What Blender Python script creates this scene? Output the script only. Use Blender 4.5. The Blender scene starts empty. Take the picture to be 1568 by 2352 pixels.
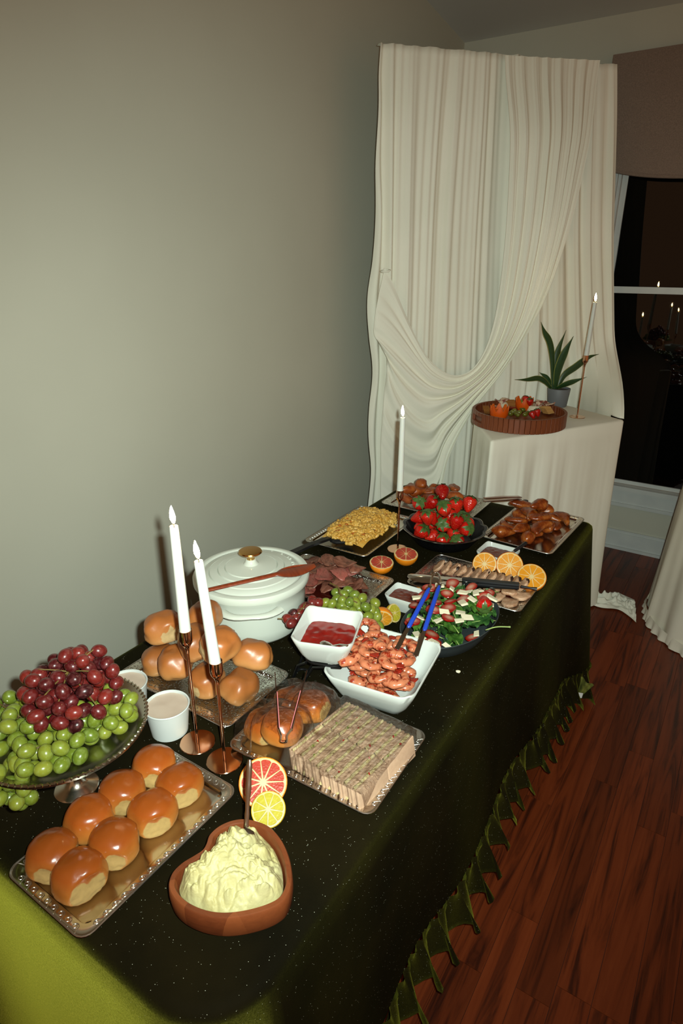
import bpy, bmesh, math, random
import numpy as np
from mathutils import Vector, Matrix, Euler, noise

random.seed(11)
PI = math.pi
SC = bpy.context.scene
COL = SC.collection

# ---------------------------------------------------------------- camera, light, exposure
EYE = Vector((0.0, 0.0, 1.67))          # eye height above the floor, metres
PITCH, YAW = math.radians(22.25), math.radians(33.3)
FPX = 1420.0
cam_data = bpy.data.cameras.new('camera')
cam_data.sensor_fit = 'VERTICAL'
cam_data.sensor_height = 36.0
cam_data.lens = FPX / 2352 * 36.0
cam_data.clip_start = 0.02
cam = bpy.data.objects.new('camera', cam_data)
cam.location = EYE
cam.rotation_euler = (PI / 2 - PITCH, 0, YAW)
COL.objects.link(cam)
SC.camera = cam
FW = Vector((-math.sin(YAW) * math.cos(PITCH), math.cos(YAW) * math.cos(PITCH), -math.sin(PITCH)))
RT = Vector((math.cos(YAW), math.sin(YAW), 0))
UP = RT.cross(FW)

world = bpy.data.worlds.new('dim_room')
SC.world = world
world.use_nodes = True
bgn = world.node_tree.nodes['Background']
bgn.inputs[0].default_value = (1.0, 0.50, 0.24, 1)
bgn.inputs[1].default_value = 0.215

fl = bpy.data.lights.new('camera_flash', 'SPOT')     # the flash that sits beside the lens
fl.energy = 124
fl.color = (0.86, 1.0, 0.92)
fl.spot_size = math.radians(111)           # the flash tube's own beam, soft to its edge
fl.spot_blend = 1.0
fl.shadow_soft_size = 0.012
flo = bpy.data.objects.new('camera_flash', fl)
flo.location = EYE + RT * 0.045 + UP * 0.032
flo.rotation_euler = (PI / 2 - PITCH, 0, YAW)
COL.objects.link(flo)

vs = SC.view_settings
vs.view_transform = 'Standard'
vs.look = 'None'
vs.gamma = 1.0
vs.use_curve_mapping = False
vs.exposure = 0.35

# ---------------------------------------------------------------- helpers
T = 0.75                                 # height of the cloth-covered table top


def ray(px, py):
    return FW * FPX + RT * (px - 784) - UP * (py - 1176)


def at(px, py, z=T):
    d = ray(px, py)
    return EYE + d * ((z - EYE.z) / d.z)


def at_y(px, py, y):
    d = ray(px, py)
    return EYE + d * (y / d.y)


def at_plane(px, py, p0, n):
    d = ray(px, py)
    return EYE + d * ((p0 - EYE).dot(n) / d.dot(n))


def lin(c):
    return tuple(((v / 255 + 0.055) / 1.055) ** 2.4 if v / 255 > 0.04045 else v / 255 / 12.92 for v in c)


MATS = {}


class NT:
    def __init__(self, name):
        self.m = bpy.data.materials.new(name)
        self.m.use_nodes = True
        self.t = self.m.node_tree
        self.b = self.t.nodes['Principled BSDF']

    def n(self, kind, **kw):
        nd = self.t.nodes.new(kind)
        for k, v in kw.items():
            if k in nd.inputs:
                nd.inputs[k].default_value = v
            else:
                setattr(nd, k, v)
        return nd

    def l(self, a, b):
        self.t.links.new(a, b)

    def mix(self, fac, a, b, mode='MIX'):
        nd = self.t.nodes.new('ShaderNodeMix')
        nd.data_type = 'RGBA'
        nd.blend_type = mode
        for s, v in ((0, fac), (6, a), (7, b)):
            if hasattr(v, 'is_linked') or hasattr(v, 'links'):
                self.l(v, nd.inputs[s])
            else:
                nd.inputs[s].default_value = v if s == 0 else (*v[:3], 1)
        return nd.outputs[2]

    def coord(self, which='Object', scale=None):
        tc = self.n('ShaderNodeTexCoord')
        o = tc.outputs[which]
        if scale:
            mp = self.n('ShaderNodeMapping')
            mp.inputs['Scale'].default_value = scale
            self.l(o, mp.inputs[0])
            o = mp.outputs[0]
        return o

    def noise(self, vec, scale, detail=3, rough=0.5, dist=0.0):
        nd = self.n('ShaderNodeTexNoise')
        nd.inputs['Scale'].default_value = scale
        nd.inputs['Detail'].default_value = detail
        nd.inputs['Roughness'].default_value = rough
        nd.inputs['Distortion'].default_value = dist
        self.l(vec, nd.inputs['Vector'])
        return nd.outputs[0]

    def ramp(self, fac, stops):
        nd = self.n('ShaderNodeValToRGB')
        el = nd.color_ramp.elements
        while len(el) < len(stops):
            el.new(0.5)
        for e, (p, c) in zip(el, stops):
            e.position = p
            e.color = (*c[:3], 1) if not isinstance(c, (int, float)) else (c, c, c, 1)
        self.l(fac, nd.inputs[0])
        return nd.outputs[0]

    def math(self, op, a, b=0.0):
        nd = self.n('ShaderNodeMath', operation=op)
        for i, v in ((0, a), (1, b)):
            if hasattr(v, 'links'):
                self.l(v, nd.inputs[i])
            else:
                nd.inputs[i].default_value = v
        return nd.outputs[0]

    def bump(self, h, strength=0.3, dist=0.002):
        nd = self.n('ShaderNodeBump')
        nd.inputs['Strength'].default_value = strength
        nd.inputs['Distance'].default_value = dist
        self.l(h, nd.inputs['Height'])
        self.l(nd.outputs[0], self.b.inputs['Normal'])

    def set(self, **kw):
        names = dict(col='Base Color', rough='Roughness', metal='Metallic', spec='Specular IOR Level', coat='Coat Weight',
                     coatr='Coat Roughness', trans='Transmission Weight', ior='IOR', sss='Subsurface Weight', sheen='Sheen Weight',
                     alpha='Alpha', em='Emission Color', ems='Emission Strength')
        for k, v in kw.items():
            s = self.b.inputs[names[k]]
            if hasattr(v, 'links'):
                self.l(v, s)
            elif k in ('col', 'em'):
                s.default_value = (*v[:3], 1)
            else:
                s.default_value = v
        return self


def mat(name, c1, rough=0.5, metal=0.0, c2=None, ns=30, lo=0.35, hi=0.65, bump=None, rnd=0.0, detail=3, **kw):
    """a procedural material: c1, noise-mixed with c2, fine relief, and a per-object brightness spread"""
    if name in MATS:
        return MATS[name]
    k = NT(name)
    a = lin(c1)
    vec = k.coord('Object')
    col = None
    if c2 is not None:
        f = k.ramp(k.noise(vec, ns, detail), [(lo, 0.0), (hi, 1.0)])
        col = k.mix(f, a, lin(c2))
    if rnd:
        oi = k.n('ShaderNodeObjectInfo')
        v = k.n('ShaderNodeMapRange')
        v.inputs['To Min'].default_value = 1 - rnd
        v.inputs['To Max'].default_value = 1 + rnd
        k.l(oi.outputs['Random'], v.inputs[0])
        hsv = k.n('ShaderNodeHueSaturation')
        k.l(v.outputs[0], hsv.inputs['Value'])
        if col is not None:
            k.l(col, hsv.inputs['Color'])
        else:
            hsv.inputs['Color'].default_value = (*a, 1)
        col = hsv.outputs[0]
    k.set(col=col if col is not None else a, rough=rough, metal=metal, **kw)
    if bump:
        k.bump(k.noise(vec, bump[0], 4), bump[1], bump[2] if len(bump) > 2 else 0.002)
    MATS[name] = k.m
    return k.m


# ---- mesh pieces are (verts, faces)
def merge(*parts):
    V, F = [], []
    for v, f in parts:
        o = len(V)
        V += [tuple(p) for p in v]
        F += [tuple(i + o for i in q) for q in f]
    return V, F


def xf(vf, M):
    return [tuple(M @ Vector(p)) for p in vf[0]], vf[1]


def move(vf, loc=(0, 0, 0), rot=(0, 0, 0), sc=(1, 1, 1)):
    if isinstance(sc, (int, float)):
        sc = (sc,) * 3
    M = Matrix.Translation(loc) @ Euler(rot).to_matrix().to_4x4() @ Matrix.Diagonal((*sc, 1))
    return xf(vf, M)


def warp(vf, fn):
    return [tuple(fn(Vector(p))) for p in vf[0]], vf[1]


def surf(nu, nv, fn, cu=False, cv=False):
    """grid u in 0..1, v in 0..1; cu / cv close the loop"""
    V, F = [], []
    mu, mv = (nu if cu else nu + 1), (nv if cv else nv + 1)
    for i in range(mu):
        for j in range(mv):
            V.append(tuple(fn(i / nu, j / nv)))
    for i in range(nu):
        for j in range(nv):
            a, b = i, (i + 1) % mu
            c, d = j, (j + 1) % mv
            F.append((a * mv + c, b * mv + c, b * mv + d, a * mv + d))
    return V, F


def lathe(prof, n=32, sx=1.0, sy=1.0):
    V, F, rings = [], [], []
    for r, z in prof:
        if r < 1e-6:
            rings.append([len(V)])
            V.append((0, 0, z))
        else:
            rings.append(list(range(len(V), len(V) + n)))
            V += [(r * math.cos(2 * PI * i / n) * sx, r * math.sin(2 * PI * i / n) * sy, z) for i in range(n)]
    for a, b in zip(rings, rings[1:]):
        for i in range(n):
            j = (i + 1) % n
            if len(a) == 1 and len(b) == 1:
                continue
            if len(a) == 1:
                F.append((a[0], b[j], b[i]))
            elif len(b) == 1:
                F.append((a[i], a[j], b[0]))
            else:
                F.append((a[i], a[j], b[j], b[i]))
    return V, F


def tube(pts, r, n=8, cap=True, flat=None):
    pts = [Vector(p) for p in pts]
    m = len(pts)
    rs = r if isinstance(r, (list, tuple)) else [r] * m
    V, F = [], []
    up = None
    for i, p in enumerate(pts):
        t = (pts[min(i + 1, m - 1)] - pts[max(i - 1, 0)]).normalized()
        if up is None:
            up = Vector((0, 0, 1)) if abs(t.z) < 0.9 else Vector((1, 0, 0))
        s = t.cross(up)
        if s.length < 1e-6:
            s = t.cross(Vector((0, 1, 0)))
        s.normalize()
        up = s.cross(t)
        for k in range(n):
            a = 2 * PI * k / n
            fx, fy = (1, 1) if flat is None else flat
            V.append(tuple(p + s * (rs[i] * fx * math.cos(a)) + up * (rs[i] * fy * math.sin(a))))
    for i in range(m - 1):
        for k in range(n):
            q = (k + 1) % n
            F.append((i * n + k, i * n + q, (i + 1) * n + q, (i + 1) * n + k))
    if cap:
        F.append(tuple(range(n))[::-1])
        F.append(tuple((m - 1) * n + k for k in range(n)))
    return V, F


def smoothline(pts, n=24):
    """Catmull-Rom through pts, n samples"""
    P = [Vector(p) for p in pts]
    P = [P[0] * 2 - P[1]] + P + [P[-1] * 2 - P[-2]]
    out = []
    segs = len(P) - 3
    for i in range(n):
        s = i / (n - 1) * segs
        k = min(int(s), segs - 1)
        t = s - k
        a, b, c, d = P[k:k + 4]
        out.append(0.5 * ((2 * b) + (c - a) * t + (2 * a - 5 * b + 4 * c - d) * t * t + (3 * b - a - 3 * c + d) * t ** 3))
    return out


def box(x0, x1, y0, y1, z0, z1):
    V = [(x, y, z) for x in (x0, x1) for y in (y0, y1) for z in (z0, z1)]
    return V, [(0, 1, 3, 2), (4, 6, 7, 5), (0, 4, 5, 1), (2, 3, 7, 6), (0, 2, 6, 4), (1, 5, 7, 3)]


def rbox(sx, sy, sz, r=0.003, seg=2):
    bm = bmesh.new()
    bmesh.ops.create_cube(bm, size=1.0)
    for v in bm.verts:
        v.co = Vector((v.co.x * sx, v.co.y * sy, v.co.z * sz))
    bmesh.ops.bevel(bm, geom=bm.edges[:], offset=r, segments=seg, affect='EDGES', profile=0.5)
    bm.verts.index_update()
    V = [tuple(v.co) for v in bm.verts]
    F = [tuple(v.index for v in f.verts) for f in bm.faces]
    bm.free()
    return V, F


def ico(sub=2):
    bm = bmesh.new()
    bmesh.ops.create_icosphere(bm, subdivisions=sub, radius=1.0)
    bm.verts.index_update()
    V = [tuple(v.co) for v in bm.verts]
    F = [tuple(v.index for v in f.verts) for f in bm.faces]
    bm.free()
    return V, F


def rrect(w, h, r, n=6):
    """outline of a rounded rectangle centred on 0"""
    out = []
    for cx, cy, a0 in ((w / 2 - r, h / 2 - r, 0), (-w / 2 + r, h / 2 - r, PI / 2), (-w / 2 + r, -h / 2 + r, PI), (w / 2 - r, -h / 2 + r, 1.5 * PI)):
        for i in range(n + 1):
            a = a0 + PI / 2 * i / n
            out.append((cx + r * math.cos(a), cy + r * math.sin(a)))
    return out


def loft(outlines, cap0=True, cap1=True):
    """outlines: list of lists of 3-D points of the same length"""
    n = len(outlines[0])
    V = [tuple(p) for o in outlines for p in o]
    F = []
    for k in range(len(outlines) - 1):
        for i in range(n):
            j = (i + 1) % n
            F.append((k * n + i, k * n + j, (k + 1) * n + j, (k + 1) * n + i))
    if cap0:
        F.append(tuple(range(n))[::-1])
    if cap1:
        b = (len(outlines) - 1) * n
        F.append(tuple(b + i for i in range(n)))
    return V, F


def mesh(name, vf, m=None, smooth=True, ang=0.7):
    me = bpy.data.meshes.new(name)
    me.from_pydata([tuple(v) for v in vf[0]], [], vf[1])
    me.update()
    if smooth:
        me.shade_smooth()
        me.set_sharp_from_angle(angle=ang)
    if m is not None:
        for q in (m if isinstance(m, (list, tuple)) else [m]):
            me.materials.append(q)
    return me


def link(name, data, parent=None, loc=(0, 0, 0), rot=(0, 0, 0), sc=(1, 1, 1)):
    o = bpy.data.objects.new(name, data)
    COL.objects.link(o)
    o.parent = parent
    o.location = loc
    o.rotation_euler = rot
    o.scale = sc if not isinstance(sc, (int, float)) else (sc,) * 3
    return o


def tag(o, label=None, cat=None, group=None, kind=None):
    for k, v in (('label', label), ('category', cat), ('group', group), ('kind', kind)):
        if v:
            o[k] = v
    return o


def thing(name, label, cat, loc=(0, 0, 0), rot=(0, 0, 0), group=None, sc=(1, 1, 1)):
    o = link(name, None, None, loc, rot if not isinstance(rot, (int, float)) else (0, 0, rot), sc)
    o.empty_display_size = 0.02
    return tag(o, label, cat, group)


def solo(name, vf, m, label, cat, loc=(0, 0, 0), rot=(0, 0, 0), group=None, smooth=True, sc=(1, 1, 1), ang=0.7):
    """a thing that is one mesh"""
    d = vf if isinstance(vf, bpy.types.Mesh) else mesh(name, vf, m, smooth, ang)
    return tag(link(name, d, None, loc, rot if not isinstance(rot, (int, float)) else (0, 0, rot), sc), label, cat, group)


def part(name, vf, m, parent, loc=(0, 0, 0), rot=(0, 0, 0), sc=(1, 1, 1), smooth=True, label=None, kind=None, ang=0.7):
    d = vf if isinstance(vf, bpy.types.Mesh) else mesh(name, vf, m, smooth, ang)
    return tag(link(name, d, parent, loc, rot, sc), label, None, None, kind)


def struct(name, vf, m, label, smooth=False):
    return tag(link(name, mesh(name, vf, m, smooth)), label, None, None, 'structure')


def copy_tree(o, parent=None):
    c = o.copy()
    COL.objects.link(c)
    c.parent = parent
    for ch in list(o.children):
        copy_tree(ch, c)
    return c


def droppile(n, sampler, rad, z0=0.0, pts=None, tries=14, bias=None, seed=1):
    """drop spheres one by one and let each settle on floor z0 or on those below it"""
    rg = random.Random(seed)
    pts = [] if pts is None else pts
    out = []
    for _ in range(n):
        best = None
        for _k in range(tries):
            x, y = sampler(rg)
            z = (z0(x, y) if callable(z0) else z0) + rad
            for (a, b, c, r) in pts:
                d2 = (a - x) ** 2 + (b - y) ** 2
                s = (r + rad) * 0.93
                if d2 < s * s:
                    z = max(z, c + math.sqrt(s * s - d2))
            cost = z + (bias(x, y) if bias else 0)
            if best is None or cost < best[0]:
                best = (cost, x, y, z)
        p = (best[1], best[2], best[3], rad)
        pts.append(p)
        out.append(p)
    return out


def in_ellipse(cx, cy, a, b):
    def f(rg):
        r, t = math.sqrt(rg.random()), rg.random() * 2 * PI
        return cx + a * r * math.cos(t), cy + b * r * math.sin(t)
    return f


def in_rect(x0, x1, y0, y1):
    return lambda rg: (rg.uniform(x0, x1), rg.uniform(y0, y1))


def sstep(a, b, x):
    t = min(1, max(0, (x - a) / (b - a)))
    return t * t * (3 - 2 * t)


def nz(x, y, z=0.0, s=1.0):
    return noise.noise(Vector((x * s, y * s, z * s)))


def rr(rg=random):
    return (rg.uniform(0, 6.28), rg.uniform(0, 6.28), rg.uniform(0, 6.28))

# ---------------------------------------------------------------- the room
WX, BY = -1.72, 3.867                    # left wall plane, window wall plane
M_wall = mat('wall_paint', (198, 197, 181), 0.62, c2=(192, 191, 175), ns=1.4, bump=(260, 0.06, 0.0008), spec=0.3)
M_ceil = mat('ceiling_paint', (206, 206, 200), 0.8, bump=(200, 0.08, 0.0008))
M_white = mat('white_trim_paint', (205, 209, 205), 0.4, c2=(196, 200, 198), ns=9)

struct('wall_left', box(WX - 0.1, WX, -1.6, BY + 0.1, 0, 3.6), M_wall, 'smooth grey-beige painted wall behind the buffet table')
WL, WR, WB, WT = -0.80, 0.42, 0.40, 2.35  # window opening
wb = [box(WX - 0.1, WL, BY, BY + 0.1, 0, 2.9), box(WL, WR, BY, BY + 0.1, 0, WB), box(WL, WR, BY, BY + 0.1, WT, 2.9), box(WR, 1.9, BY, BY + 0.1, 0, 2.9)]
struct('wall_back', merge(*wb), M_wall, 'window wall behind the white drapes')
cs = 0.135                                # the ceiling rises towards the middle of the house
cv = [(WX - .1, BY + .1, 2.772), (1.9, BY + .1, 2.755), (1.9, -1.6, 2.755 + cs * 5.5), (WX - .1, -1.6, 2.772 + cs * 5.5)]
struct('ceiling', (cv + [(x, y, z + 0.08) for x, y, z in cv], [(0, 1, 2, 3), (7, 6, 5, 4), (0, 4, 5, 1), (1, 5, 6, 2), (2, 6, 7, 3), (3, 7, 4, 0)]),
       M_ceil, 'sloping pale grey ceiling')

# floor: boards along y
k = NT('floor_wood')
oc = k.coord('Generated')
wpos = k.n('ShaderNodeNewGeometry').outputs['Position']
oi = k.n('ShaderNodeObjectInfo')
sc_ = k.n('ShaderNodeMapping')
sc_.inputs['Scale'].default_value = (26, 1.5, 1)
k.l(wpos, sc_.inputs[0])
addv = k.n('ShaderNodeVectorMath', operation='ADD')
k.l(sc_.outputs[0], addv.inputs[0])
cmb = k.n('ShaderNodeCombineXYZ')
k.l(k.math('MULTIPLY', oi.outputs['Random'], 37.0), cmb.inputs[1])
k.l(cmb.outputs[0], addv.inputs[1])
wv = k.n('ShaderNodeTexNoise')
for nm, v in (('Scale', 1.0), ('Detail', 5), ('Roughness', 0.62), ('Distortion', 1.6)):
    wv.inputs[nm].default_value = v
k.l(addv.outputs[0], wv.inputs['Vector'])
g = k.ramp(wv.outputs[0], [(0.34, lin((58, 21, 8))), (0.5, lin((106, 44, 17))), (0.68, lin((118, 52, 22)))])
hs = k.n('ShaderNodeHueSaturation')
mr = k.n('ShaderNodeMapRange')
mr.inputs['To Min'].default_value = 0.66
mr.inputs['To Max'].default_value = 1.16
k.l(oi.outputs['Random'], mr.inputs[0])
k.l(mr.outputs[0], hs.inputs['Value'])
k.l(g, hs.inputs['Color'])
k.set(col=hs.outputs[0], rough=0.42, spec=0.35)
k.bump(wv.outputs[0], 0.25, 0.0012)
M_floor = k.m
M_sub = mat('subfloor_dark', (40, 18, 10), 0.8)
floor = struct('floor', box(WX - 0.1, 1.9, -1.6, BY + 0.1, -0.06, -0.004), M_sub, 'reddish brown hardwood floor of narrow boards')
rg = random.Random(5)
pw = 0.083
plank_meshes = {}
row = 0
x = -0.92
while x < 1.55:
    y = -0.2 - rg.random() * 0.6
    while y < BY:
        L = rg.choice((0.45, 0.62, 0.8, 0.95, 1.2))
        e = min(y + L, BY)
        if e - y > 0.02:
            kk = round(e - y, 2)
            if kk not in plank_meshes:
                plank_meshes[kk] = mesh('plank', move(box(-pw / 2 + 0.0005, pw / 2 - 0.0005, -kk / 2 + 0.0005, kk / 2 - 0.0005, -0.006, 0.006)), M_floor, False)
            part('plank', plank_meshes[kk], None, floor, (x + pw / 2, y + kk / 2, -0.006 + rg.uniform(-.0003, .0002)))
        y = e + (0 if e < BY else 1)
    x += pw

tb = box(WX, WX + 0.015, -1.6, BY, 0, 0.12)
struct('baseboard_left', merge(tb, box(WX, WX + 0.02, -1.6, BY, 0, 0.02)), M_white, 'white baseboard along the left wall')
struct('baseboard_back', merge(box(WX, 1.9, BY - 0.016, BY, 0, 0.105), box(WX, 1.9, BY - 0.011, BY, 0.105, 0.122), box(WX, 1.9, BY - 0.028, BY - 0.016, 0, 0.018)),
       M_white, 'white baseboard under the dark window')

# window: casing, sashes, panes, sill
win = tag(link('window_1', None), 'tall white sash window dark with night', None, None, 'structure')
gx0, gx1 = -0.757, 0.37
part('window_casing', merge(box(WL - 0.075, gx0 - 0.042, BY - 0.022, BY, WB, WT + 0.1), box(WL - 0.085, WL - 0.06, BY - 0.03, BY - 0.018, WB, WT + 0.1),
                            box(gx1 + 0.042, WR + 0.075, BY - 0.022, BY, WB, WT + 0.1), box(WL - 0.075, WR + 0.075, BY - 0.022, BY, WT, WT + 0.1)), M_white, win, smooth=False)
part('window_frame', merge(box(WL, gx0 - 0.028, BY, BY + 0.06, WB, WT), box(gx1 + 0.028, WR, BY, BY + 0.06, WB, WT)), M_white, win, smooth=False)
for nm, z0, z1, yy in (('lower_sash', 0.415, 1.53, BY + 0.012), ('upper_sash', 1.49, WT, BY + 0.034)):
    s = part(nm, merge(box(gx0 - 0.03, gx0, yy, yy + 0.02, z0, z1), box(gx1, gx1 + 0.03, yy, yy + 0.02, z0, z1),
                       box(gx0, gx1, yy, yy + 0.02, z1 - 0.034, z1), box(gx0, gx1, yy, yy + 0.02, z0, z0 + (0.022 if nm == 'lower_sash' else 0.03))), M_white, win, smooth=False)
    k = NT('night_glass_' + nm)
    k.set(col=(0.0015, 0.0017, 0.0018), rough=0.015, spec=0.5, ior=1.5)
    MATS[nm] = k.m
    part('pane', box(gx0, gx1, yy + 0.008, yy + 0.012, z0 + 0.02, z1 - 0.03), k.m, s, smooth=False)
part('window_sill', merge(box(WL - 0.1, WR + 0.1, BY - 0.045, BY + 0.02, 0.385, 0.412), box(WL - 0.09, WR + 0.09, BY - 0.03, BY, 0.37, 0.385),
                          box(WL - 0.08, WR + 0.08, BY - 0.018, BY, 0.30, 0.37), box(WL - 0.08, WR + 0.08, BY - 0.028, BY, 0.282, 0.302)), M_white, win, smooth=False)

# relaxed roman shade
M_shade = mat('woven_shade', (146, 126, 112), 0.95, c2=(128, 110, 98), ns=240, bump=(380, 0.5, 0.002))
sx0, sx1 = -0.90, 0.42


def shade(u, v):
    x = sx0 + (sx1 - sx0) * u
    c = abs(2 * u - 1)
    zb = 2.045 + 0.075 * c ** 3.2
    z = 2.603 + (zb - 2.603) * v
    y = BY - 0.05 - 0.02 * math.sin(PI * v) - 0.012 * v ** 6 * math.sin(u * 9) ** 2
    return x, y, z


shv = surf(40, 24, shade)
bv = [(x, y + 0.014, z) for x, y, z in shv[0]]
sh = thing('roman_shade', 'brown woven roman shade with a sagging lower edge over the window', 'window shade', (0, 0, 0))
part('shade_fabric', merge(shv, (bv, [f[::-1] for f in shv[1]])), M_shade, sh)
part('hem', tube([Vector(shade(i / 40, 1)) + Vector((0, 0.004, 0)) for i in range(41)], 0.009, 8), M_shade, sh)
part('head_rail', box(sx0, sx1, BY - 0.05, BY - 0.024, 2.575, 2.605), M_shade, sh, smooth=False)

# ---------------------------------------------------------------- buffet table and velvet cloth
TX0, TX1, TY0, TY1 = -1.185, -0.382, 0.295, 2.315
tbl = thing('folding_table', 'long folding table hidden under the green velvet cloth', 'table', ((TX0 + TX1) / 2, (TY0 + TY1) / 2, 0))
M_plast = mat('table_plastic', (190, 188, 182), 0.6)
M_leg = mat('table_leg_metal', (70, 70, 72), 0.4, 0.8)
part('tabletop', loft([[(x, y, z) for x, y in rrect(TX1 - TX0 - 0.02 - e_, TY1 - TY0 - 0.02 - e_, 0.13, 8)] for e_, z in ((0.012, T - 0.044), (0, T - 0.038), (0, T - 0.01), (0.012, T - 0.0035))]), M_plast, tbl)
for sx in (-1, 1):
    for sy in (-1, 1):
        part('leg', tube([(sx * 0.33, sy * 0.86, 0), (sx * 0.33, sy * 0.86, T - 0.044)], 0.013), M_leg, tbl)

k = NT('green_velvet')
oc = k.coord('Object')
att = k.n('ShaderNodeAttribute', attribute_name='nap_sheen')
fine = k.noise(oc, 420, 3, 0.7)
broad = k.noise(oc, 4.5, 4, 0.6)
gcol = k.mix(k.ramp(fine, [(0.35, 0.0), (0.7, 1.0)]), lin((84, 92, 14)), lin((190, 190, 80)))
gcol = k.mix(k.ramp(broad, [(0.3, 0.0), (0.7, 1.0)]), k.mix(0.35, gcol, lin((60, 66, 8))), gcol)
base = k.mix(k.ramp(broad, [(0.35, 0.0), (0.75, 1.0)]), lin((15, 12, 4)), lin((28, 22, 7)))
nap_sheen = att.outputs['Fac']
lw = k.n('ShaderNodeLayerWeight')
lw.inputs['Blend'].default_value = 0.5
sheen_fac = k.math('MULTIPLY', nap_sheen, k.math('POWER', lw.outputs['Facing'], 2.6))
col = k.mix(sheen_fac, base, gcol)  # velvet sheen painted into the base colour, by mask and viewing angle
vo = k.n('ShaderNodeTexVoronoi')
vo.inputs['Scale'].default_value = 330
k.l(oc, vo.inputs['Vector'])
spk = k.math('MULTIPLY', k.math('LESS_THAN', vo.outputs['Distance'], 0.13), k.math('GREATER_THAN', k.noise(oc, 170, 1), 0.63))
col = k.mix(spk, col, lin((225, 228, 205)))  # glitter specks, their sparkle put into the colour as pale dots
k.set(col=col, rough=0.8, spec=0.05)
k.b.inputs['Sheen Tint'].default_value = (*lin((205, 205, 70)), 1)
k.b.inputs['Sheen Roughness'].default_value = 0.35
k.l(k.math('MULTIPLY', nap_sheen, 0.5), k.b.inputs['Sheen Weight'])
k.bump(fine, 0.4, 0.001)
M_velvet = k.m


def perim(x0, x1, y0, y1, r, step, rf=None):
    """points (x, y, nx, ny, side) round a rounded rectangle; side 0 right, 1 far, 2 left, 3 front; rf: radius of the front right corner"""
    out = []
    rf = r if rf is None else rf

    def straight(ax, ay, bx, by, nx, ny, s):
        L = math.hypot(bx - ax, by - ay)
        n = max(2, int(L / step))
        for i in range(n):
            t = i / n
            out.append((ax + (bx - ax) * t, ay + (by - ay) * t, nx, ny, s))

    def corner(cx, cy, a0, s0, s1, r):
        n = max(8, int(r * 1.57 / step))
        for i in range(n):
            a = a0 + PI / 2 * i / n
            out.append((cx + r * math.cos(a), cy + r * math.sin(a), math.cos(a), math.sin(a), s0 + (s1 - s0) * i / n))
    straight(x1, y0 + rf, x1, y1 - r, 1, 0, 0)
    corner(x1 - r, y1 - r, 0, 0, 1, r)
    straight(x1 - r, y1, x0 + r, y1, 0, 1, 1)
    corner(x0 + r, y1 - r, PI / 2, 1, 2, r)
    straight(x0, y1 - r, x0, y0 + r, -1, 0, 2)
    corner(x0 + r, y0 + r, PI, 2, 3, r)
    straight(x0 + r, y0, x1 - rf, y0, 0, -1, 3)
    corner(x1 - rf, y0 + rf, 1.5 * PI, 3, 4, rf)
    return out


def seam_z(x, y, s):
    z = 0.255
    if s < 1.5:
        z -= 0.115 * sstep(1.75, 2.33, y) * (1 if s <= 1 else sstep(-1.2, -0.4, x))
    return z


pr = perim(TX0, TX1, TY0, TY1, 0.03, 0.016, 0.12)
V, F, NAP_SHEEN = [], [], []
steps = [(-0.018, 0.0), (-0.006, -0.0025), (0.002, -0.009), (0.005, -0.02)] + [(None, t) for t in (0.1, 0.2, 0.3, 0.42, 0.55, 0.68, 0.8, 0.9, 1.0)]
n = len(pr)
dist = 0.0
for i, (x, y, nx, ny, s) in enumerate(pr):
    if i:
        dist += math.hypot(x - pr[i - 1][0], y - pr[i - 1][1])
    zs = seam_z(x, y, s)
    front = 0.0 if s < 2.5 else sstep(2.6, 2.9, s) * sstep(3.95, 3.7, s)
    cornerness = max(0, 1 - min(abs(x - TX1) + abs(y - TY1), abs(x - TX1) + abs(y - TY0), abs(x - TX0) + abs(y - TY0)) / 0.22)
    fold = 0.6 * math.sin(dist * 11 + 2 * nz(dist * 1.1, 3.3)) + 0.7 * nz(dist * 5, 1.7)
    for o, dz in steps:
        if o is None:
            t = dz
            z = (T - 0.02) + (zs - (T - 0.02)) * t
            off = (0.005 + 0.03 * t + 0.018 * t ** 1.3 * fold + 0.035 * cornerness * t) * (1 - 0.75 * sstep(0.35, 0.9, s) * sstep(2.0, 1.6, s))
            sheen_val = 0.008 + 2.5 * front + 0.04 * max(0, fold) * (1 - front)  # strongest painted sheen on the front drop
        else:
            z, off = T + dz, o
            sheen_val = (0.10 if o > -0.01 else 0.05) * (1 - front) + front * (0.1, 0.45, 1.3, 2.0)[steps.index((o, dz))]
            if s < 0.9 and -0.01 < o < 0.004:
                sheen_val = 0.42  # sheen streak painted along the right table edge
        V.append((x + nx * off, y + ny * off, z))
        NAP_SHEEN.append(sheen_val)
m = len(steps)
for i in range(n):
    j = (i + 1) % n
    for q in range(m - 1):
        F.append((i * m + q, i * m + q + 1, j * m + q + 1, j * m + q))
# top: fan of rings towards the centre line
c0 = len(V)
for i, (x, y, nx, ny, s) in enumerate(pr):
    V.append(((TX0 + TX1) / 2 + (x - nx * 0.018 - (TX0 + TX1) / 2) * 0.9, (TY0 + TY1) / 2 + (y - ny * 0.018 - (TY0 + TY1) / 2) * 0.96, T))
    NAP_SHEEN.append(0.025)
for i in range(n):
    j = (i + 1) % n
    F.append((i * m, j * m, c0 + j, c0 + i))
F.append(tuple(c0 + i for i in range(n)))
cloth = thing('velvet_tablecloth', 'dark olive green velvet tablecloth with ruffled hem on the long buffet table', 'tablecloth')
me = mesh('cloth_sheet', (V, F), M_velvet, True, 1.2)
at_ = me.attributes.new('nap_sheen', 'FLOAT', 'POINT')
at_.data.foreach_set('value', NAP_SHEEN)
part('cloth_sheet', me, None, cloth)

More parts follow.
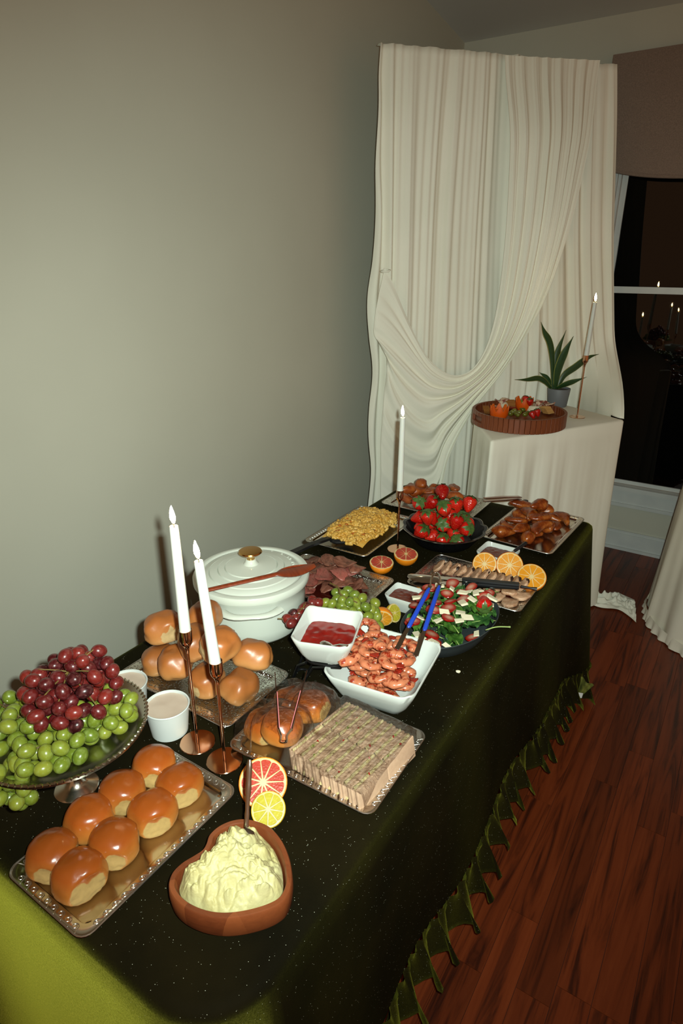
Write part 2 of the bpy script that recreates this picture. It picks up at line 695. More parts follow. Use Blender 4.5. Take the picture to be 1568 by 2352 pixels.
pr2 = perim(TX0, TX1, TY0, TY1, 0.03, 0.0055, 0.12)
V, F, NAP_SHEEN = [], [], []
dist = 0
ph = 0.0
rows = 9
n = len(pr2)
for i, (x, y, nx, ny, s) in enumerate(pr2):
    if i:
        d = math.hypot(x - pr2[i - 1][0], y - pr2[i - 1][1])
        dist += d
        ph += d * 2 * PI / (0.088 + 0.045 * nz(dist * 9, 9.1))
    zs = seam_z(x, y, s)
    cornerness = max(0, 1 - min(abs(x - TX1) + abs(y - TY1), abs(x - TX1) + abs(y - TY0), abs(x - TX0) + abs(y - TY0)) / 0.22)
    fold = 0.6 * math.sin(dist * 11 + 2 * nz(dist * 1.1, 3.3)) + 0.7 * nz(dist * 5, 1.7)
    b = 0.035 + 0.018 * fold + 0.035 * cornerness
    w = math.sin(ph)
    w2 = math.cos(ph)
    hem = 0.118 + 0.02 * nz(dist * 9, 5.5)
    for q in range(rows):
        t = q / (rows - 1)
        out = b + t * (0.026 + 0.040 * w) + 0.006 * math.sin(ph * 2.3 + 1) * (1 - t) + 0.005 * t * math.sin(ph * 3.1) + (0.004 if q == 0 else 0)
        al = t * 0.018 * math.sin(2 * ph + 0.5)
        z = zs + (0.006 if q == 0 else 0) - hem * t + 0.012 * t * w2 * 0.6
        out *= 1 - 0.75 * sstep(0.35, 0.9, s) * sstep(2.0, 1.6, s)
        V.append((x + nx * out - ny * al, y + ny * out + nx * al, z))
        NAP_SHEEN.append(0.34 + 0.5 * (t > 0.97))  # painted sheen on the ruffle, brighter at the hem
for i in range(n):
    j = (i + 1) % n
    for q in range(rows - 1):
        F.append((i * rows + q, i * rows + q + 1, j * rows + q + 1, j * rows + q))
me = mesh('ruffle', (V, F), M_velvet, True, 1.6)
at_ = me.attributes.new('nap_sheen', 'FLOAT', 'POINT')
at_.data.foreach_set('value', NAP_SHEEN)
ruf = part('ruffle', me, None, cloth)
M_lining = mat('olive_lining', (118, 118, 48), 0.7, c2=(84, 86, 28), ns=60)
M_tag = mat('white_tag', (215, 216, 214), 0.6)
a = at(1318, 1600, 0.05)
lp = [Vector((a.x - 0.03 + 0.02 * i, a.y + 0.02 * math.sin(i * 2.1), 0)) for i in range(5)]
part('hem_lining', surf(24, 8, lambda u, v: (a.x - 0.035 + 0.10 * u * (1 - 0.35 * v) , a.y + 0.035 - 0.05 * u + 0.008 * math.sin(u * 15), 0.14 - (0.125 - 0.06 * u) * v)), M_lining, ruf)
part('care_tag', move(rbox(0.036, 0.0012, 0.024, 0.0004, 1), tuple(at(1321, 1590, 0.085) + Vector((0.012, -0.012, 0))), (0, 0.1, 0.45)), M_tag, ruf, label='small white care tag')

# ---------------------------------------------------------------- drapes on the stand in the corner
M_drape = mat('ivory_jersey', (242, 240, 226), 0.75, c2=(236, 235, 220), ns=3, bump=(500, 0.08, 0.0006), spec=0.2)
DL, DR = Vector((-1.53, 2.60, 0)), Vector((-0.815, 3.42, 0))
DZ = 2.475
du = (DR - DL).normalized()
dn = Vector((du.y, -du.x, 0))            # out of the drape, towards the room
DLEN = (DR - DL).length
drape = thing('draped_backdrop', 'tall ivory fabric backdrop with a deep swag hung over a stand', 'drape', tuple(DL))
M_pole = mat('stand_pole', (200, 198, 190), 0.4, 0.5)
part('stand_pole', tube([tuple(-dn * 0.03 + du * 0.05), tuple(-dn * 0.03 + du * 0.05 + Vector((0, 0, DZ - 0.04)))], 0.012), M_pole, drape)
part('stand_pole', tube([tuple(DR - DL - dn * 0.03 - du * 0.05), tuple(DR - DL - dn * 0.03 - du * 0.05 + Vector((0, 0, DZ - 0.04)))], 0.012), M_pole, drape)
part('crossbar', tube([tuple(du * 0.02 - dn * 0.012 + Vector((0, 0, DZ - 0.03))), tuple(DR - DL - du * 0.02 - dn * 0.012 + Vector((0, 0, DZ - 0.03)))], 0.012), M_pole, drape)


def pleat(s, z, seed=0.0):
    sh = s + 0.035 * nz(s * 3.1, z * 0.55, seed)
    p = 0.5 * nz(sh * 34, z * 0.25, seed) + 0.42 * nz(sh * 72 + 4, z * 0.3, seed + 3) + 0.3 * math.sin(sh * 95 + 6 * nz(sh * 5, z * .3, seed))
    return p


CL, CR = Vector((-0.835, 2.385, 0)), Vector((-0.444, 3.075, 0))     # front corners of the covered console
CZ = 0.98
cu_ = (CR - CL).normalized()
cnn = Vector((cu_.y, -cu_.x, 0))
CDEP, CLEN = 0.45, (CR - CL).length
CCEN = (CL + CR) / 2 - cnn * (CDEP / 2)


EDGE = smoothline([at_plane(x, y, DR, dn) for x, y in ((1408, 122), (1408, 260), (1406, 400), (1403, 540), (1403, 650), (1404, 760), (1406, 860))], 50)


def right_ext(z):
    """how far the right hem of the curtain swings out along the stand at height z"""
    if z >= EDGE[0].z:
        return 0.0
    for a_, b_ in zip(EDGE, EDGE[1:]):
        if b_.z <= z <= a_.z:
            p = a_.lerp(b_, (a_.z - z) / max(1e-6, a_.z - b_.z))
            return (p - DR).dot(du)
    return (EDGE[-1] - DR).dot(du)


def curtain(u, v):
    s = u
    top = DZ + 0.006 * nz(u * 22, 2.0)
    zb = 0.02
    z = top + (zb - top) * max(0.0, (v - 0.02) / 0.98)
    base = DL + du * (DLEN * s)
    amp = 0.014 + 0.016 * sstep(0.0, 0.15, v)
    off = 0.022 + amp * pleat(s, z)
    if v < 0.02:
        off = -0.02 + 0.042 * v / 0.02
        z = top - 0.004 * (1 - v / 0.02)
    p = base + du * (right_ext(z) * sstep(0.25, 1.0, s)) + dn * off
    fl_ = sstep(1.36, 0.97, z) ** 1.6 * sstep(0.80, 1.0, s)
    tgt = CR - (cu_ * 0.004 + cnn * 0.012) - DR - du * right_ext(z) - dn * 0.02
    p = p + tgt * fl_
    q_ = p - CCEN
    if fl_ > 0.004 and abs(q_.dot(cu_)) < CLEN / 2 + 0.004 and abs(q_.dot(cnn)) < CDEP / 2 + 0.004:
        z = max(z, CZ + 0.005)             # this part of the hem lies on the console
    edge = sstep(0.06, 0.0, s)
    p = p - du * (0.03 * edge * (0.5 + nz(z * 3, 7.7))) + dn * 0.02 * edge * nz(z * 4, 1.1)
    return tuple(Vector((p.x, p.y, z)) - DL)


cur = surf(260, 90, curtain)
part('back_curtain', cur, M_drape, drape, ang=3.0)
# swag: folds run from the crossbar at the right, down and up to the gather on the left pole
up_edge = [(1175, 118), (1172, 330), (1160, 560), (1135, 740), (1095, 835), (1042, 862), (985, 826), (938, 740), (905, 655), (882, 615)]
lo_edge = [(1396, 130), (1352, 330), (1308, 520), (1250, 690), (1172, 830), (1085, 945), (1030, 1050), (1000, 1160), (930, 1190), (874, 1150)]
lft = [(882, 615), (858, 760), (888, 820), (876, 980), (874, 1150)]
d0 = DL + dn * 0.10
UE = smoothline([at_plane(x, y, d0, dn) for x, y in up_edge], 60)
LE = smoothline([at_plane(x, y, d0, dn) for x, y in lo_edge], 60)
LF = smoothline([at_plane(x, y, d0, dn) for x, y in lft], 60)


def swag(u, v):
    i = u * 59
    k_ = min(int(i), 58)
    f_ = i - k_
    a_ = UE[k_].lerp(UE[k_ + 1], f_)
    b_ = LE[k_].lerp(LE[k_ + 1], f_)
    vv = v
    p = a_.lerp(b_, vv)
    j = v * 59
    j0 = min(int(j), 58)
    l_ = LF[j0].lerp(LF[j0 + 1], j - j0)
    wl = sstep(0.72, 1.0, u)
    p = p.lerp(l_, wl * wl)
    sg = math.sin(PI * min(1, u * 1.02)) ** 0.7
    fold = math.sin(v * 46 + 2.5 * nz(v * 4, u * 1.3, 2.2)) * 0.5 + 0.55 * nz(v * 22, u * 1.6, 8) + 0.4 * nz(v * 50, u * 2, 4)
    wid = 0.006 + 0.017 * sg
    o = -0.055 + 0.055 * sstep(0, 0.12, u) + wid * fold + 0.05 * math.sin(PI * v) * sg
    z_ = p.z + wid * 0.7 * fold * sg
    q = p + dn * o
    return tuple(Vector((q.x, q.y, z_)) - DL)


part('swag', surf(110, 130, swag), M_drape, drape, ang=3.0)
gat = [Vector((0, 0, 0.0)), ]
gp = at_plane(884, 622, d0, dn) - DL
part('gather_tie', tube([tuple(gp + dn * 0.005 + du * 0.0 + Vector((0.02 * math.cos(a), 0.02 * math.sin(a), 0.004 * math.sin(a)))) for a in [i * 0.7 for i in range(10)]], 0.004), M_drape, drape)

# console under its own cloth
M_wood_con = mat('console_wood', (90, 60, 40), 0.5)
cdep = CDEP
cen = (CL + CR) / 2 - cnn * (cdep / 2)
cang = math.atan2(cu_.y, cu_.x)
clen = (CR - CL).length
con = thing('console_table', 'narrow console hidden under ivory cloth before the backdrop', 'table', tuple(cen), cang)
def con_warp(x, y):
    w = (0.5 - x / clen) * (0.5 + y / cdep)
    return x + 0.172 * w, y - 0.121 * w


part('tabletop', warp(move(rbox(clen - 0.06, cdep - 0.06, 0.03, 0.006), (0, 0, CZ - 0.022)), lambda p: (*con_warp(p.x, p.y), p.z)), M_wood_con, con)
for sx in (-1, 1):
    for sy in (-1, 1):
        lx_, ly_ = con_warp(sx * (clen / 2 - 0.08), sy * (cdep / 2 - 0.07))
        part('leg', tube([(lx_, ly_, 0), (lx_, ly_, CZ - 0.04)], 0.014), M_wood_con, con)
prc = perim(-clen / 2, clen / 2, -cdep / 2, cdep / 2, 0.02, 0.008)
V, F = [], []
stp = [(-0.016, 0.0), (-0.005, -0.002), (0.0, -0.008)] + [(None, t) for t in (0.06, 0.12, 0.2, 0.3, 0.4, 0.5, 0.6, 0.7, 0.8, 0.9, 0.96, 1.0)]
n, m = len(prc), len(stp)
dist = 0
for i, (x, y, nx, ny, s) in enumerate(prc):
    if i:
        dist += math.hypot(x - prc[i - 1][0], y - prc[i - 1][1])
    fr = 0.55 * math.sin(dist * 38 + 3 * nz(dist * 3, 4.4)) + 0.8 * nz(dist * 16, 0.3) + 0.35 * nz(dist * 48, 6)
    calm = 0.15 + 0.85 * sstep(0.12, -0.05, x) if s > 2.6 else 0.6
    for o, dz in stp:
        if o is None:
            z = (CZ - 0.008) + (0.012 - CZ + 0.008) * dz
            off = 0.001 + 0.025 * dz ** 1.5 * (1 if 2.5 < s < 3.6 else 0.3) + 0.03 * dz ** 1.2 * sstep(1.4, 1.9, s) * sstep(2.75, 2.4, s) + 0.020 * min(1, dz * 3) * fr * calm
        else:
            z, off = CZ + dz, o
        V.append((*con_warp(x + nx * off, y + ny * off), z))
for i in range(n):
    j = (i + 1) % n
    for q in range(m - 1):
        F.append((i * m + q, i * m + q + 1, j * m + q + 1, j * m + q))
F.append(tuple(i * m for i in range(n)))
cc = thing('console_cloth', 'ivory cloth falling in folds over the console table to the floor', 'tablecloth', tuple(cen), cang)
part('cloth_sheet', (V, F), M_drape, cc, ang=2.0)
# loose end lying on the floor boards
pd = [at(1356, 1368, 0), at(1385, 1368, 0), at(1412, 1362, 0), at(1434, 1370, 0), at(1456, 1380, 0)]
pe = [at(1350, 1388, 0), at(1380, 1398, 0), at(1418, 1402, 0), at(1444, 1418, 0), at(1460, 1432, 0)]
A_, B_ = smoothline(pd, 30), smoothline(pe, 30)
cinv = Matrix.Translation(cen) @ Matrix.Rotation(cang, 4, 'Z')
cinv = cinv.inverted()


def puddle(u, v):
    i = u * 29
    k_ = min(int(i), 28)
    p = A_[k_].lerp(A_[k_ + 1], i - k_).lerp(B_[k_].lerp(B_[k_ + 1], i - k_), v)
    h = 0.006 + 0.05 * max(0, 0.35 + nz(u * 5, v * 7, 3)) * math.sin(PI * min(1, v * 1.0)) * (1 - 0.5 * u) + 0.03 * max(0, nz(u * 12, v * 12, 1)) * math.sin(PI * v)
    return tuple(cinv @ Vector((p.x, p.y, h)))


part('floor_puddle', surf(70, 40, puddle), M_drape, cc, ang=3.0)

# second draped table at the right
RTX, RTY = 0.24, 3.20
rt = thing('round_table', 'round table hidden under a floor-length white cloth by the window', 'table', (RTX, RTY, 0))
part('tabletop', lathe([(0, T - 0.03), (0.375, T - 0.03), (0.375, T - 0.008), (0, T - 0.008)], 48), M_plast, rt)
part('leg', lathe([(0, 0), (0.2, 0), (0.2, 0.03), (0.04, 0.06), (0.04, T - 0.03), (0, T - 0.03)], 24), M_leg, rt)


def rcloth(u, v):
    a = 2 * PI * u
    if v < 0.25:
        r = 0.396 * v / 0.25
        z = T
    else:
        t = (v - 0.25) / 0.75
        w = math.sin(a * 13 + 2 * nz(math.cos(a) * 2, math.sin(a) * 2)) * 0.5 + nz(math.cos(a) * 7, math.sin(a) * 7, 2)
        r = 0.40 + 0.045 * t + 0.022 * t * w
        z = T - 0.004 - (T - 0.012) * t
    return r * math.cos(a), r * math.sin(a), z


M_cloth2 = mat('white_satin_cloth', (240, 234, 216), 0.5, c2=(232, 227, 210), ns=3)
rc = thing('white_tablecloth', 'floor-length off-white satin cloth on the round table by the window', 'tablecloth', (RTX, RTY, 0))
part('cloth_sheet', surf(220, 40, rcloth, cu=True), M_cloth2, rc, ang=2.0)


def rruf(u, v):
    a = 2 * PI * u
    w = math.sin(a * 44 + 3 * nz(math.cos(a) * 9, math.sin(a) * 9))
    r = 0.452 + 0.008 * v + 0.008 * v * w
    return r * math.cos(a), r * math.sin(a), 0.055 - 0.05 * v


part('ruffle', surf(300, 4, rruf, cu=True), M_cloth2, rc, ang=2.0)

# ---------------------------------------------------------------- shared surfaces of the tableware
def silver_mat(name, tint, rough, bscale=0, bstr=0.0, kind='voronoi'):
    k = NT(name)
    vec = k.coord('Object')
    k.set(col=lin(tint), metal=1.0, rough=rough)
    if bscale:
        if kind == 'voronoi':
            vo = k.n('ShaderNodeTexVoronoi')
            vo.inputs['Scale'].default_value = bscale
            k.l(vec, vo.inputs['Vector'])
            h = k.ramp(vo.outputs['Distance'], [(0.15, 0.0), (0.45, 1.0)])
        else:
            h = k.noise(vec, bscale, 4, 0.6, 0.4)
        k.bump(h, bstr, 0.0018)
    return k.m


M_silver = silver_mat('tray_silver', (214, 208, 198), 0.16, 60, 0.02, 'noise')
M_silver_lace = silver_mat('tray_silver_lace', (206, 202, 194), 0.24, 190, 0.9)
M_silver_rim = silver_mat('tray_silver_rim', (196, 192, 188), 0.34)
M_dish = silver_mat('plated_dish', (214, 210, 196), 0.2, 25, 0.06, 'noise')
M_steel = silver_mat('polished_steel', (205, 200, 195), 0.14)
M_rose = silver_mat('rose_gold', (222, 176, 144), 0.1)
M_gold = silver_mat('gold_knob', (206, 160, 98), 0.16)
M_black = mat('black_handle', (22, 22, 24), 0.4)
M_wire = mat('black_wire', (16, 16, 17), 0.35, 0.3)
M_ceram = mat('white_ceramic', (206, 210, 204), 0.1, spec=0.5, c2=(202, 206, 200), ns=8)
M_enamel = mat('white_enamel', (208, 212, 200), 0.12, spec=0.5, c2=(204, 208, 196), ns=6)


def tray_body(w, h, r=0.02, rim=0.018, depth=0.011):
    """rectangular platter: outer lip, sloping wide rim, shallow well; origin under its centre"""
    out = []
    for ww, z, rad in ((w - 2 * rim - 0.014, 0.0, r * 0.6), (w - 2 * rim - 0.004, 0.002, r * 0.65), (w - 0.004, depth, r), (w, depth + 0.001, r), (w, depth + 0.003, r), (w - 0.006, depth + 0.0038, r),
                       (w - 2 * rim, depth - 0.001, r * 0.7), (w - 2 * rim - 0.006, 0.0042, r * 0.65), (w - 2 * rim - 0.016, 0.0022, r * 0.6)):
        hh = h - (w - ww)
        out.append([(x, y, z) for x, y in rrect(ww, hh, max(0.004, rad), 5)])
    return loft(out)


def spiral(r=0.0060, turns=1.35, n=14, t=0.00075):
    pts = []
    for i in range(n):
        u = i / (n - 1)
        a = turns * 2 * PI * u
        q = r * (1 - 0.68 * u)
        pts.append((q * math.cos(a), q * math.sin(a), 0))
    pts = [(r * 1.0 + 0.004, -r * 1.25, 0)] + pts
    return tube(pts, t, 5)


def tray(label, c, w, h, rot=0.0, rim=0.018, style='scroll', r=0.02, group=None):
    t = thing('serving_tray', label, 'tray', (c[0], c[1], T + 0.0005), rot, group)
    tb0 = part('tray_body', tray_body(w, h, r, rim), M_silver if style == 'scroll' else (M_silver_lace if style == 'lace' else M_silver), t)
    zt = 0.0132
    if style == 'scroll':
        sp = spiral()
        rel = []
        step = 0.0165
        for side in range(4):
            L = (w if side % 2 == 0 else h) - 2 * r - 0.004
            nn = max(3, int(L / step))
            for i in range(nn):
                s_ = -L / 2 + L * (i + 0.5) / nn
                dpt = (h if side % 2 == 0 else w) / 2 - rim * 0.52
                v = move(sp, (s_, -dpt, zt - 0.0003), (-0.26, 0, 0))
                rel.append(xf(v, Matrix.Rotation(side * PI / 2, 4, 'Z')))
        part('rim_relief', merge(*rel), M_silver_rim, tb0, kind='stuff')
    elif style == 'bead':
        rel = []
        bd = ico(1)
        for side in range(4):
            L = (w if side % 2 == 0 else h) - 2 * r
            nn = int(L / 0.0135)
            for i in range(nn):
                s_ = -L / 2 + L * (i + 0.5) / nn
                dpt = (h if side % 2 == 0 else w) / 2 - rim * 0.5
                rel.append(xf(move(bd, (s_, -dpt, zt - 0.0008), (-0.26, 0, 0), (0.0052, 0.0064, 0.002)), Matrix.Rotation(side * PI / 2, 4, 'Z')))
        part('rim_relief', merge(*rel), M_silver_rim, tb0, kind='stuff')
    part('lip', tube([(x, y, 0.0145) for x, y in rrect(w - 0.001, h - 0.001, r, 5) + rrect(w - 0.001, h - 0.001, r, 5)[:1]], 0.0013, 6), M_silver_rim, tb0)
    return t


GT = 'ornate silver trays on the buffet'
tray('silver tray with scrolled rim holding eight glossy buns', (-0.731, 0.451), 0.20, 0.33, 0.0)
tray('silver tray with scrolled rim under the finger sandwiches', (-0.566, 0.813), 0.332, 0.243, 0.03)
tray('silver lace-rimmed tray under the heap of pale dinner rolls', (-0.932, 0.830), 0.345, 0.222, 0.01, 0.026, 'lace')
tray('silver tray of macaroni and cheese beside the wall', (-1.062, 1.755), 0.25, 0.385, 0.02, 0.018, 'bead')
tray('silver lace-rimmed tray under the sliced roast beef', (-0.945, 1.365), 0.34, 0.235, 0.02, 0.026, 'lace')
tray('silver lace-rimmed tray of wings behind the strawberries', (-0.955, 2.15), 0.37, 0.265, 0.0, 0.028, 'lace')
tray('silver tray of glazed wings at the far end corner', (-0.548, 2.115), 0.255, 0.385, -0.05, 0.018, 'bead')
tray('silver lace-rimmed tray under the sliced pork', (-0.572, 1.612), 0.345, 0.215, 0.0, 0.026, 'lace')

# ---------------------------------------------------------------- candlesticks and tapers
M_wax = mat('white_wax', (214, 216, 208), 0.45, sss=0.25)
MATS['white_wax'].node_tree.nodes['Principled BSDF'].inputs['Subsurface Radius'].default_value = (0.01, 0.006, 0.003)
M_wick = mat('charred_wick', (20, 14, 12), 0.9)
k = NT('candle_flame')
oc = k.coord('Generated')
sx_ = k.n('ShaderNodeSeparateXYZ')
k.l(oc, sx_.inputs[0])
fc = k.ramp(sx_.outputs[2], [(0.0, (1.0, 0.42, 0.06)), (0.22, (1.0, 0.72, 0.28)), (0.5, (1.0, 0.86, 0.55)), (1.0, (1.0, 0.7, 0.3))])
k.set(col=(0, 0, 0), em=fc, ems=80.0)
M_flame = k.m


def candle_set(loc, hs, hc, which, lean=(0, 0), base_r=0.036):
    """candlestick of height hs carrying a taper of visible length hc"""
    x, y, z = loc
    cs_ = thing('candlestick', 'rose gold candlestick with round foot, ' + which, 'candlestick', (x, y, z + 0.0004))
    part('base', lathe([(0, 0), (base_r, 0), (base_r, 0.0016), (base_r - 0.001, 0.0026), (0, 0.0028)], 48), M_rose, cs_)
    part('stem', lathe([(0, 0.0026), (0.0038, 0.0026), (0.0032, 0.008), (0.003, hs - 0.055), (0.0034, hs - 0.05)], 14), M_rose, cs_)
    part('cup', lathe([(0, hs - 0.054), (0.0034, hs - 0.052), (0.0042, hs - 0.043), (0.0085, hs - 0.034), (0.0118, hs - 0.028), (0.0125, hs - 0.022), (0.0127, hs), (0.0117, hs), (0.0113, hs - 0.02), (0, hs - 0.022)], 24), M_rose, cs_)
    cd = thing('taper_candle', 'lit white taper candle, ' + which, 'candle', (x, y, z + hs - 0.0212), (lean[0], lean[1], 0))
    L = hc + 0.02
    part('wax', lathe([(0, 0), (0.0108, 0), (0.0106, 0.03), (0.0092, L * 0.6), (0.0081, L - 0.003), (0.0074, L), (0.0064, L - 0.0012), (0, L - 0.003)], 20), M_wax, cd)
    wk = part('wick', tube([(0, 0, L - 0.003), (0.0004, 0, L + 0.004), (0.0016, 0, L + 0.0075)], 0.0007, 6), M_wick, cd)
    fl_ = lathe([(0, 0), (0.0028, 0.003), (0.0046, 0.009), (0.0050, 0.014), (0.0042, 0.021), (0.0025, 0.028), (0.0009, 0.0335), (0, 0.035)], 14)
    part('flame', warp(fl_, lambda p: (p.x - 0.0025 * math.sin(p.z * 60), p.y, p.z)), M_flame, wk, (0.0008, 0, L + 0.004))


c1 = at(454, 1706)
candle_set((c1.x, c1.y, T), 0.272, 0.215, 'taller of the pair beside the paper tubs', (0, 0.004))
c2 = at(516, 1748)
candle_set((c2.x, c2.y, T), 0.237, 0.205, 'shorter of the pair beside the sandwich tray', (0.02, -0.062))
c3 = at(913, 1262)
candle_set((c3.x, c3.y, T), 0.216, 0.244, 'single one behind the red orange halves', (0, 0.0))
c4 = at(1325, 958, CZ)
candle_set((c4.x, c4.y, CZ), 0.285, 0.23, 'on the ivory console beside the potted plant', (0.01, 0.02))

# ---------------------------------------------------------------- dutch oven
OC = (-1.0, 1.088)
R0 = 0.142
ov = thing('dutch_oven', 'white enamelled dutch oven with lid and gold knob', 'pot', (OC[0], OC[1], T + 0.0005), math.radians(-50), None, 1.035)
part('pot_body', lathe([(0, 0), (0.108, 0), (0.120, 0.004), (0.128, 0.014), (0.133, 0.04), (0.137, 0.10), (0.139, 0.122), (0.142, 0.126), (0.142, 0.132), (0.132, 0.132), (0.128, 0.03), (0, 0.012)], 64), M_enamel, ov)
for sgn in (1, -1):
    hp = []
    for i in range(13):
        t_ = -1 + 2 * i / 12
        hp.append((sgn * (0.136 + 0.034 * (1 - abs(t_) ** 3.2)), 0.068 * t_, 0.112 + 0.004 * (1 - t_ * t_)))
    part('handle', tube(hp, [0.012 - 0.003 * (1 - abs(-1 + 2 * i / 12)) for i in range(13)], 10, flat=(1.0, 0.62)), M_enamel, ov)
lid = part('lid', lathe([(0.128, 0.130), (0.1465, 0.130), (0.1480, 0.133), (0.1480, 0.146), (0.1455, 0.1495), (0.136, 0.1515), (0.132, 0.1505), (0.1295, 0.1475), (0.126, 0.1475), (0.123, 0.151),
                         (0.108, 0.1550), (0.1068, 0.1525), (0.1050, 0.1568), (0.086, 0.1600), (0.0848, 0.1575), (0.083, 0.1622), (0.068, 0.1640), (0.0668, 0.1615), (0.065, 0.1657),
                         (0.03, 0.1688), (0.020, 0.1705), (0.0145, 0.177), (0.0125, 0.184), (0, 0.184)], 80), M_enamel, ov)
part('knob', lathe([(0, 0.184), (0.0105, 0.184), (0.0105, 0.192), (0.013, 0.195), (0.027, 0.2), (0.030, 0.203), (0.028, 0.2065), (0.018, 0.2085), (0, 0.209)], 40), M_gold, lid)
word = 'MONTIA'
let = []
fc_ = bpy.data.curves.new('letters', 'FONT')
fc_.align_x = 'CENTER'
fc_.size = 0.021
fc_.extrude = 0.0024
fo = bpy.data.objects.new('letters', fc_)
COL.objects.link(fo)
for i, ch in enumerate(word):
    fc_.body = ch
    bpy.context.view_layer.update()
    dg = bpy.context.evaluated_depsgraph_get()
    tm = bpy.data.meshes.new_from_object(fo.evaluated_get(dg))
    vf = ([tuple(v.co) for v in tm.vertices], [tuple(p.vertices) for p in tm.polygons])
    bpy.data.meshes.remove(tm)
    aw = math.radians(33 + 17 * i) - math.radians(-50)      # world angle minus the pot's own turn
    # seen from the buffet's front the letters stand on their heads
    Mx = Matrix.Rotation(aw, 4, 'Z') @ Matrix.Translation((0.113, 0, 0.1548)) @ Matrix.Rotation(PI / 2, 4, 'Z') @ Matrix.Rotation(-0.22, 4, 'X')
    let.append(xf(vf, Mx))
bpy.data.objects.remove(fo)
for vf in let:
    part('letter', vf, M_enamel, lid, smooth=False)

k = NT('spoon_wood')
vec = k.coord('Object', (40, 5, 40))
k.set(col=k.mix(k.noise(vec, 3, 4), lin((96, 34, 16)), lin((150, 66, 34))), rough=0.28)
M_spoonwood = k.m
zl = T + 0.163
p0, p1 = at(462, 1362, T + 0.168), at(722, 1302, T + 0.176)
dv = p1 - p0
L = dv.length
sp_ = thing('wooden_spoon', 'reddish wooden spoon lying across the white dutch oven lid', 'spoon', tuple(p0), (0, -math.asin(dv.z / L), math.atan2(dv.y, dv.x)))
hd = []
for i in range(30):
    t = i / 29
    x = t * L
    if t < 0.66:
        w, h, zz = 0.0068 + 0.002 * t, 0.0045, 0.004
    else:
        q = (t - 0.66) / 0.34
        w = 0.008 + 0.0215 * math.sin(PI * min(1, q ** 0.8) * 0.985) ** 0.85 if q < 1 else 0.004
        h, zz = 0.0045 + 0.002 * math.sin(PI * q), 0.004 - 0.002 * math.sin(PI * q)
    hd.append([(x, w * math.cos(a), zz + h * math.sin(a) - (0.006 * math.sin(PI * (t - .66) / .34) if t > 0.66 and math.sin(a) > 0.2 else 0)) for a in [2 * PI * j / 14 for j in range(14)]])
part('spoon_body', loft(hd), M_spoonwood, sp_)

# ---------------------------------------------------------------- paper tubs
M_paper = mat('paper_tub', (204, 208, 204), 0.5)
M_lidp = mat('tub_cream_fill', (196, 176, 158), 0.35, c2=(188, 166, 148), ns=18)
for (px, py), lab in (((383, 1618), 'white paper tub of pinkish spread standing next to the candlesticks'), ((288, 1568), 'white paper tub of pinkish spread half behind the grape dish rim')):
    p = at(px, py, T + 0.066)
    tb_ = thing('paper_tub', lab, 'tub', (p.x, p.y, T + 0.0005))
    part('cup', lathe([(0, 0.002), (0.036, 0.002), (0.0365, 0), (0.0375, 0), (0.0445, 0.062), (0.0462, 0.063), (0.0466, 0.0655), (0.0455, 0.067), (0.0435, 0.066), (0.0425, 0.055), (0, 0.055)], 48), M_paper, tb_)
    part('spread', warp(lathe([(0, 0.0605), (0.01, 0.0604), (0.02, 0.0602), (0.03, 0.0602), (0.038, 0.0605), (0.0428, 0.0612), (0.0428, 0.056), (0, 0.056)], 36), lambda q: q + Vector((0, 0, 0.0012 * nz(q.x * 60, q.y * 60, 1)))), M_lidp, tb_)

# ---------------------------------------------------------------- footed silver dish for the grapes
GC = Vector((-0.899, 0.463, 0))
GZ = 0.9
RG = 0.145
gd = thing('footed_dish', 'round footed silver dish heaped with red and green grapes', 'dish', (GC.x, GC.y, T + 0.0005))
hz = GZ - T
part('foot', lathe([(0, 0), (0.039, 0), (0.040, 0.003), (0.037, 0.006), (0.022, 0.011), (0.013, 0.02), (0.0095, 0.034), (0.012, 0.046), (0.009, 0.055), (0.0085, 0.075), (0.0115, 0.086), (0.0105, 0.096), (0.014, 0.108), (0.024, 0.116), (0.03, 0.121), (0, 0.121)], 40), M_dish, gd)
part('plate', lathe([(0, 0.119), (0.05, 0.119), (0.09, 0.122), (0.128, 0.135), (RG, hz - 0.004), (RG, hz), (0.141, hz + 0.001), (0.128, hz - 0.006), (0.118, hz - 0.014), (0.09, hz - 0.021), (0, hz - 0.024)], 72), M_dish, gd)
gr_ = []
bd = ico(1)
for i in range(84):
    a = 2 * PI * i / 84
    gr_.append(xf(move(bd, (0.1425, 0, hz + 0.0005), (0, 0, 0.7), (0.0052, 0.0026, 0.0028)), Matrix.Rotation(a, 4, 'Z')))
part('gadroon_rim', merge(*gr_), M_dish, gd, kind='stuff')

# ---------------------------------------------------------------- heart bowl
M_heart = NT('acacia_wood')
k = M_heart
vec = k.coord('Object', (6, 30, 30))
vec2 = k.coord('Object', (14, 14, 3))
stv = k.n('ShaderNodeTexVoronoi')
stv.inputs['Scale'].default_value = 1.0
k.l(vec2, stv.inputs['Vector'])
g1 = k.mix(k.noise(vec, 4, 5, 0.6, 0.6), lin((78, 34, 16)), lin((124, 62, 32)))
g2 = k.mix(k.ramp(stv.outputs['Color'], [(0.2, 0.0), (0.8, 1.0)]), g1, k.mix(0.45, g1, lin((150, 82, 44))))
k.set(col=g2, rough=0.36)
M_acacia = k.m


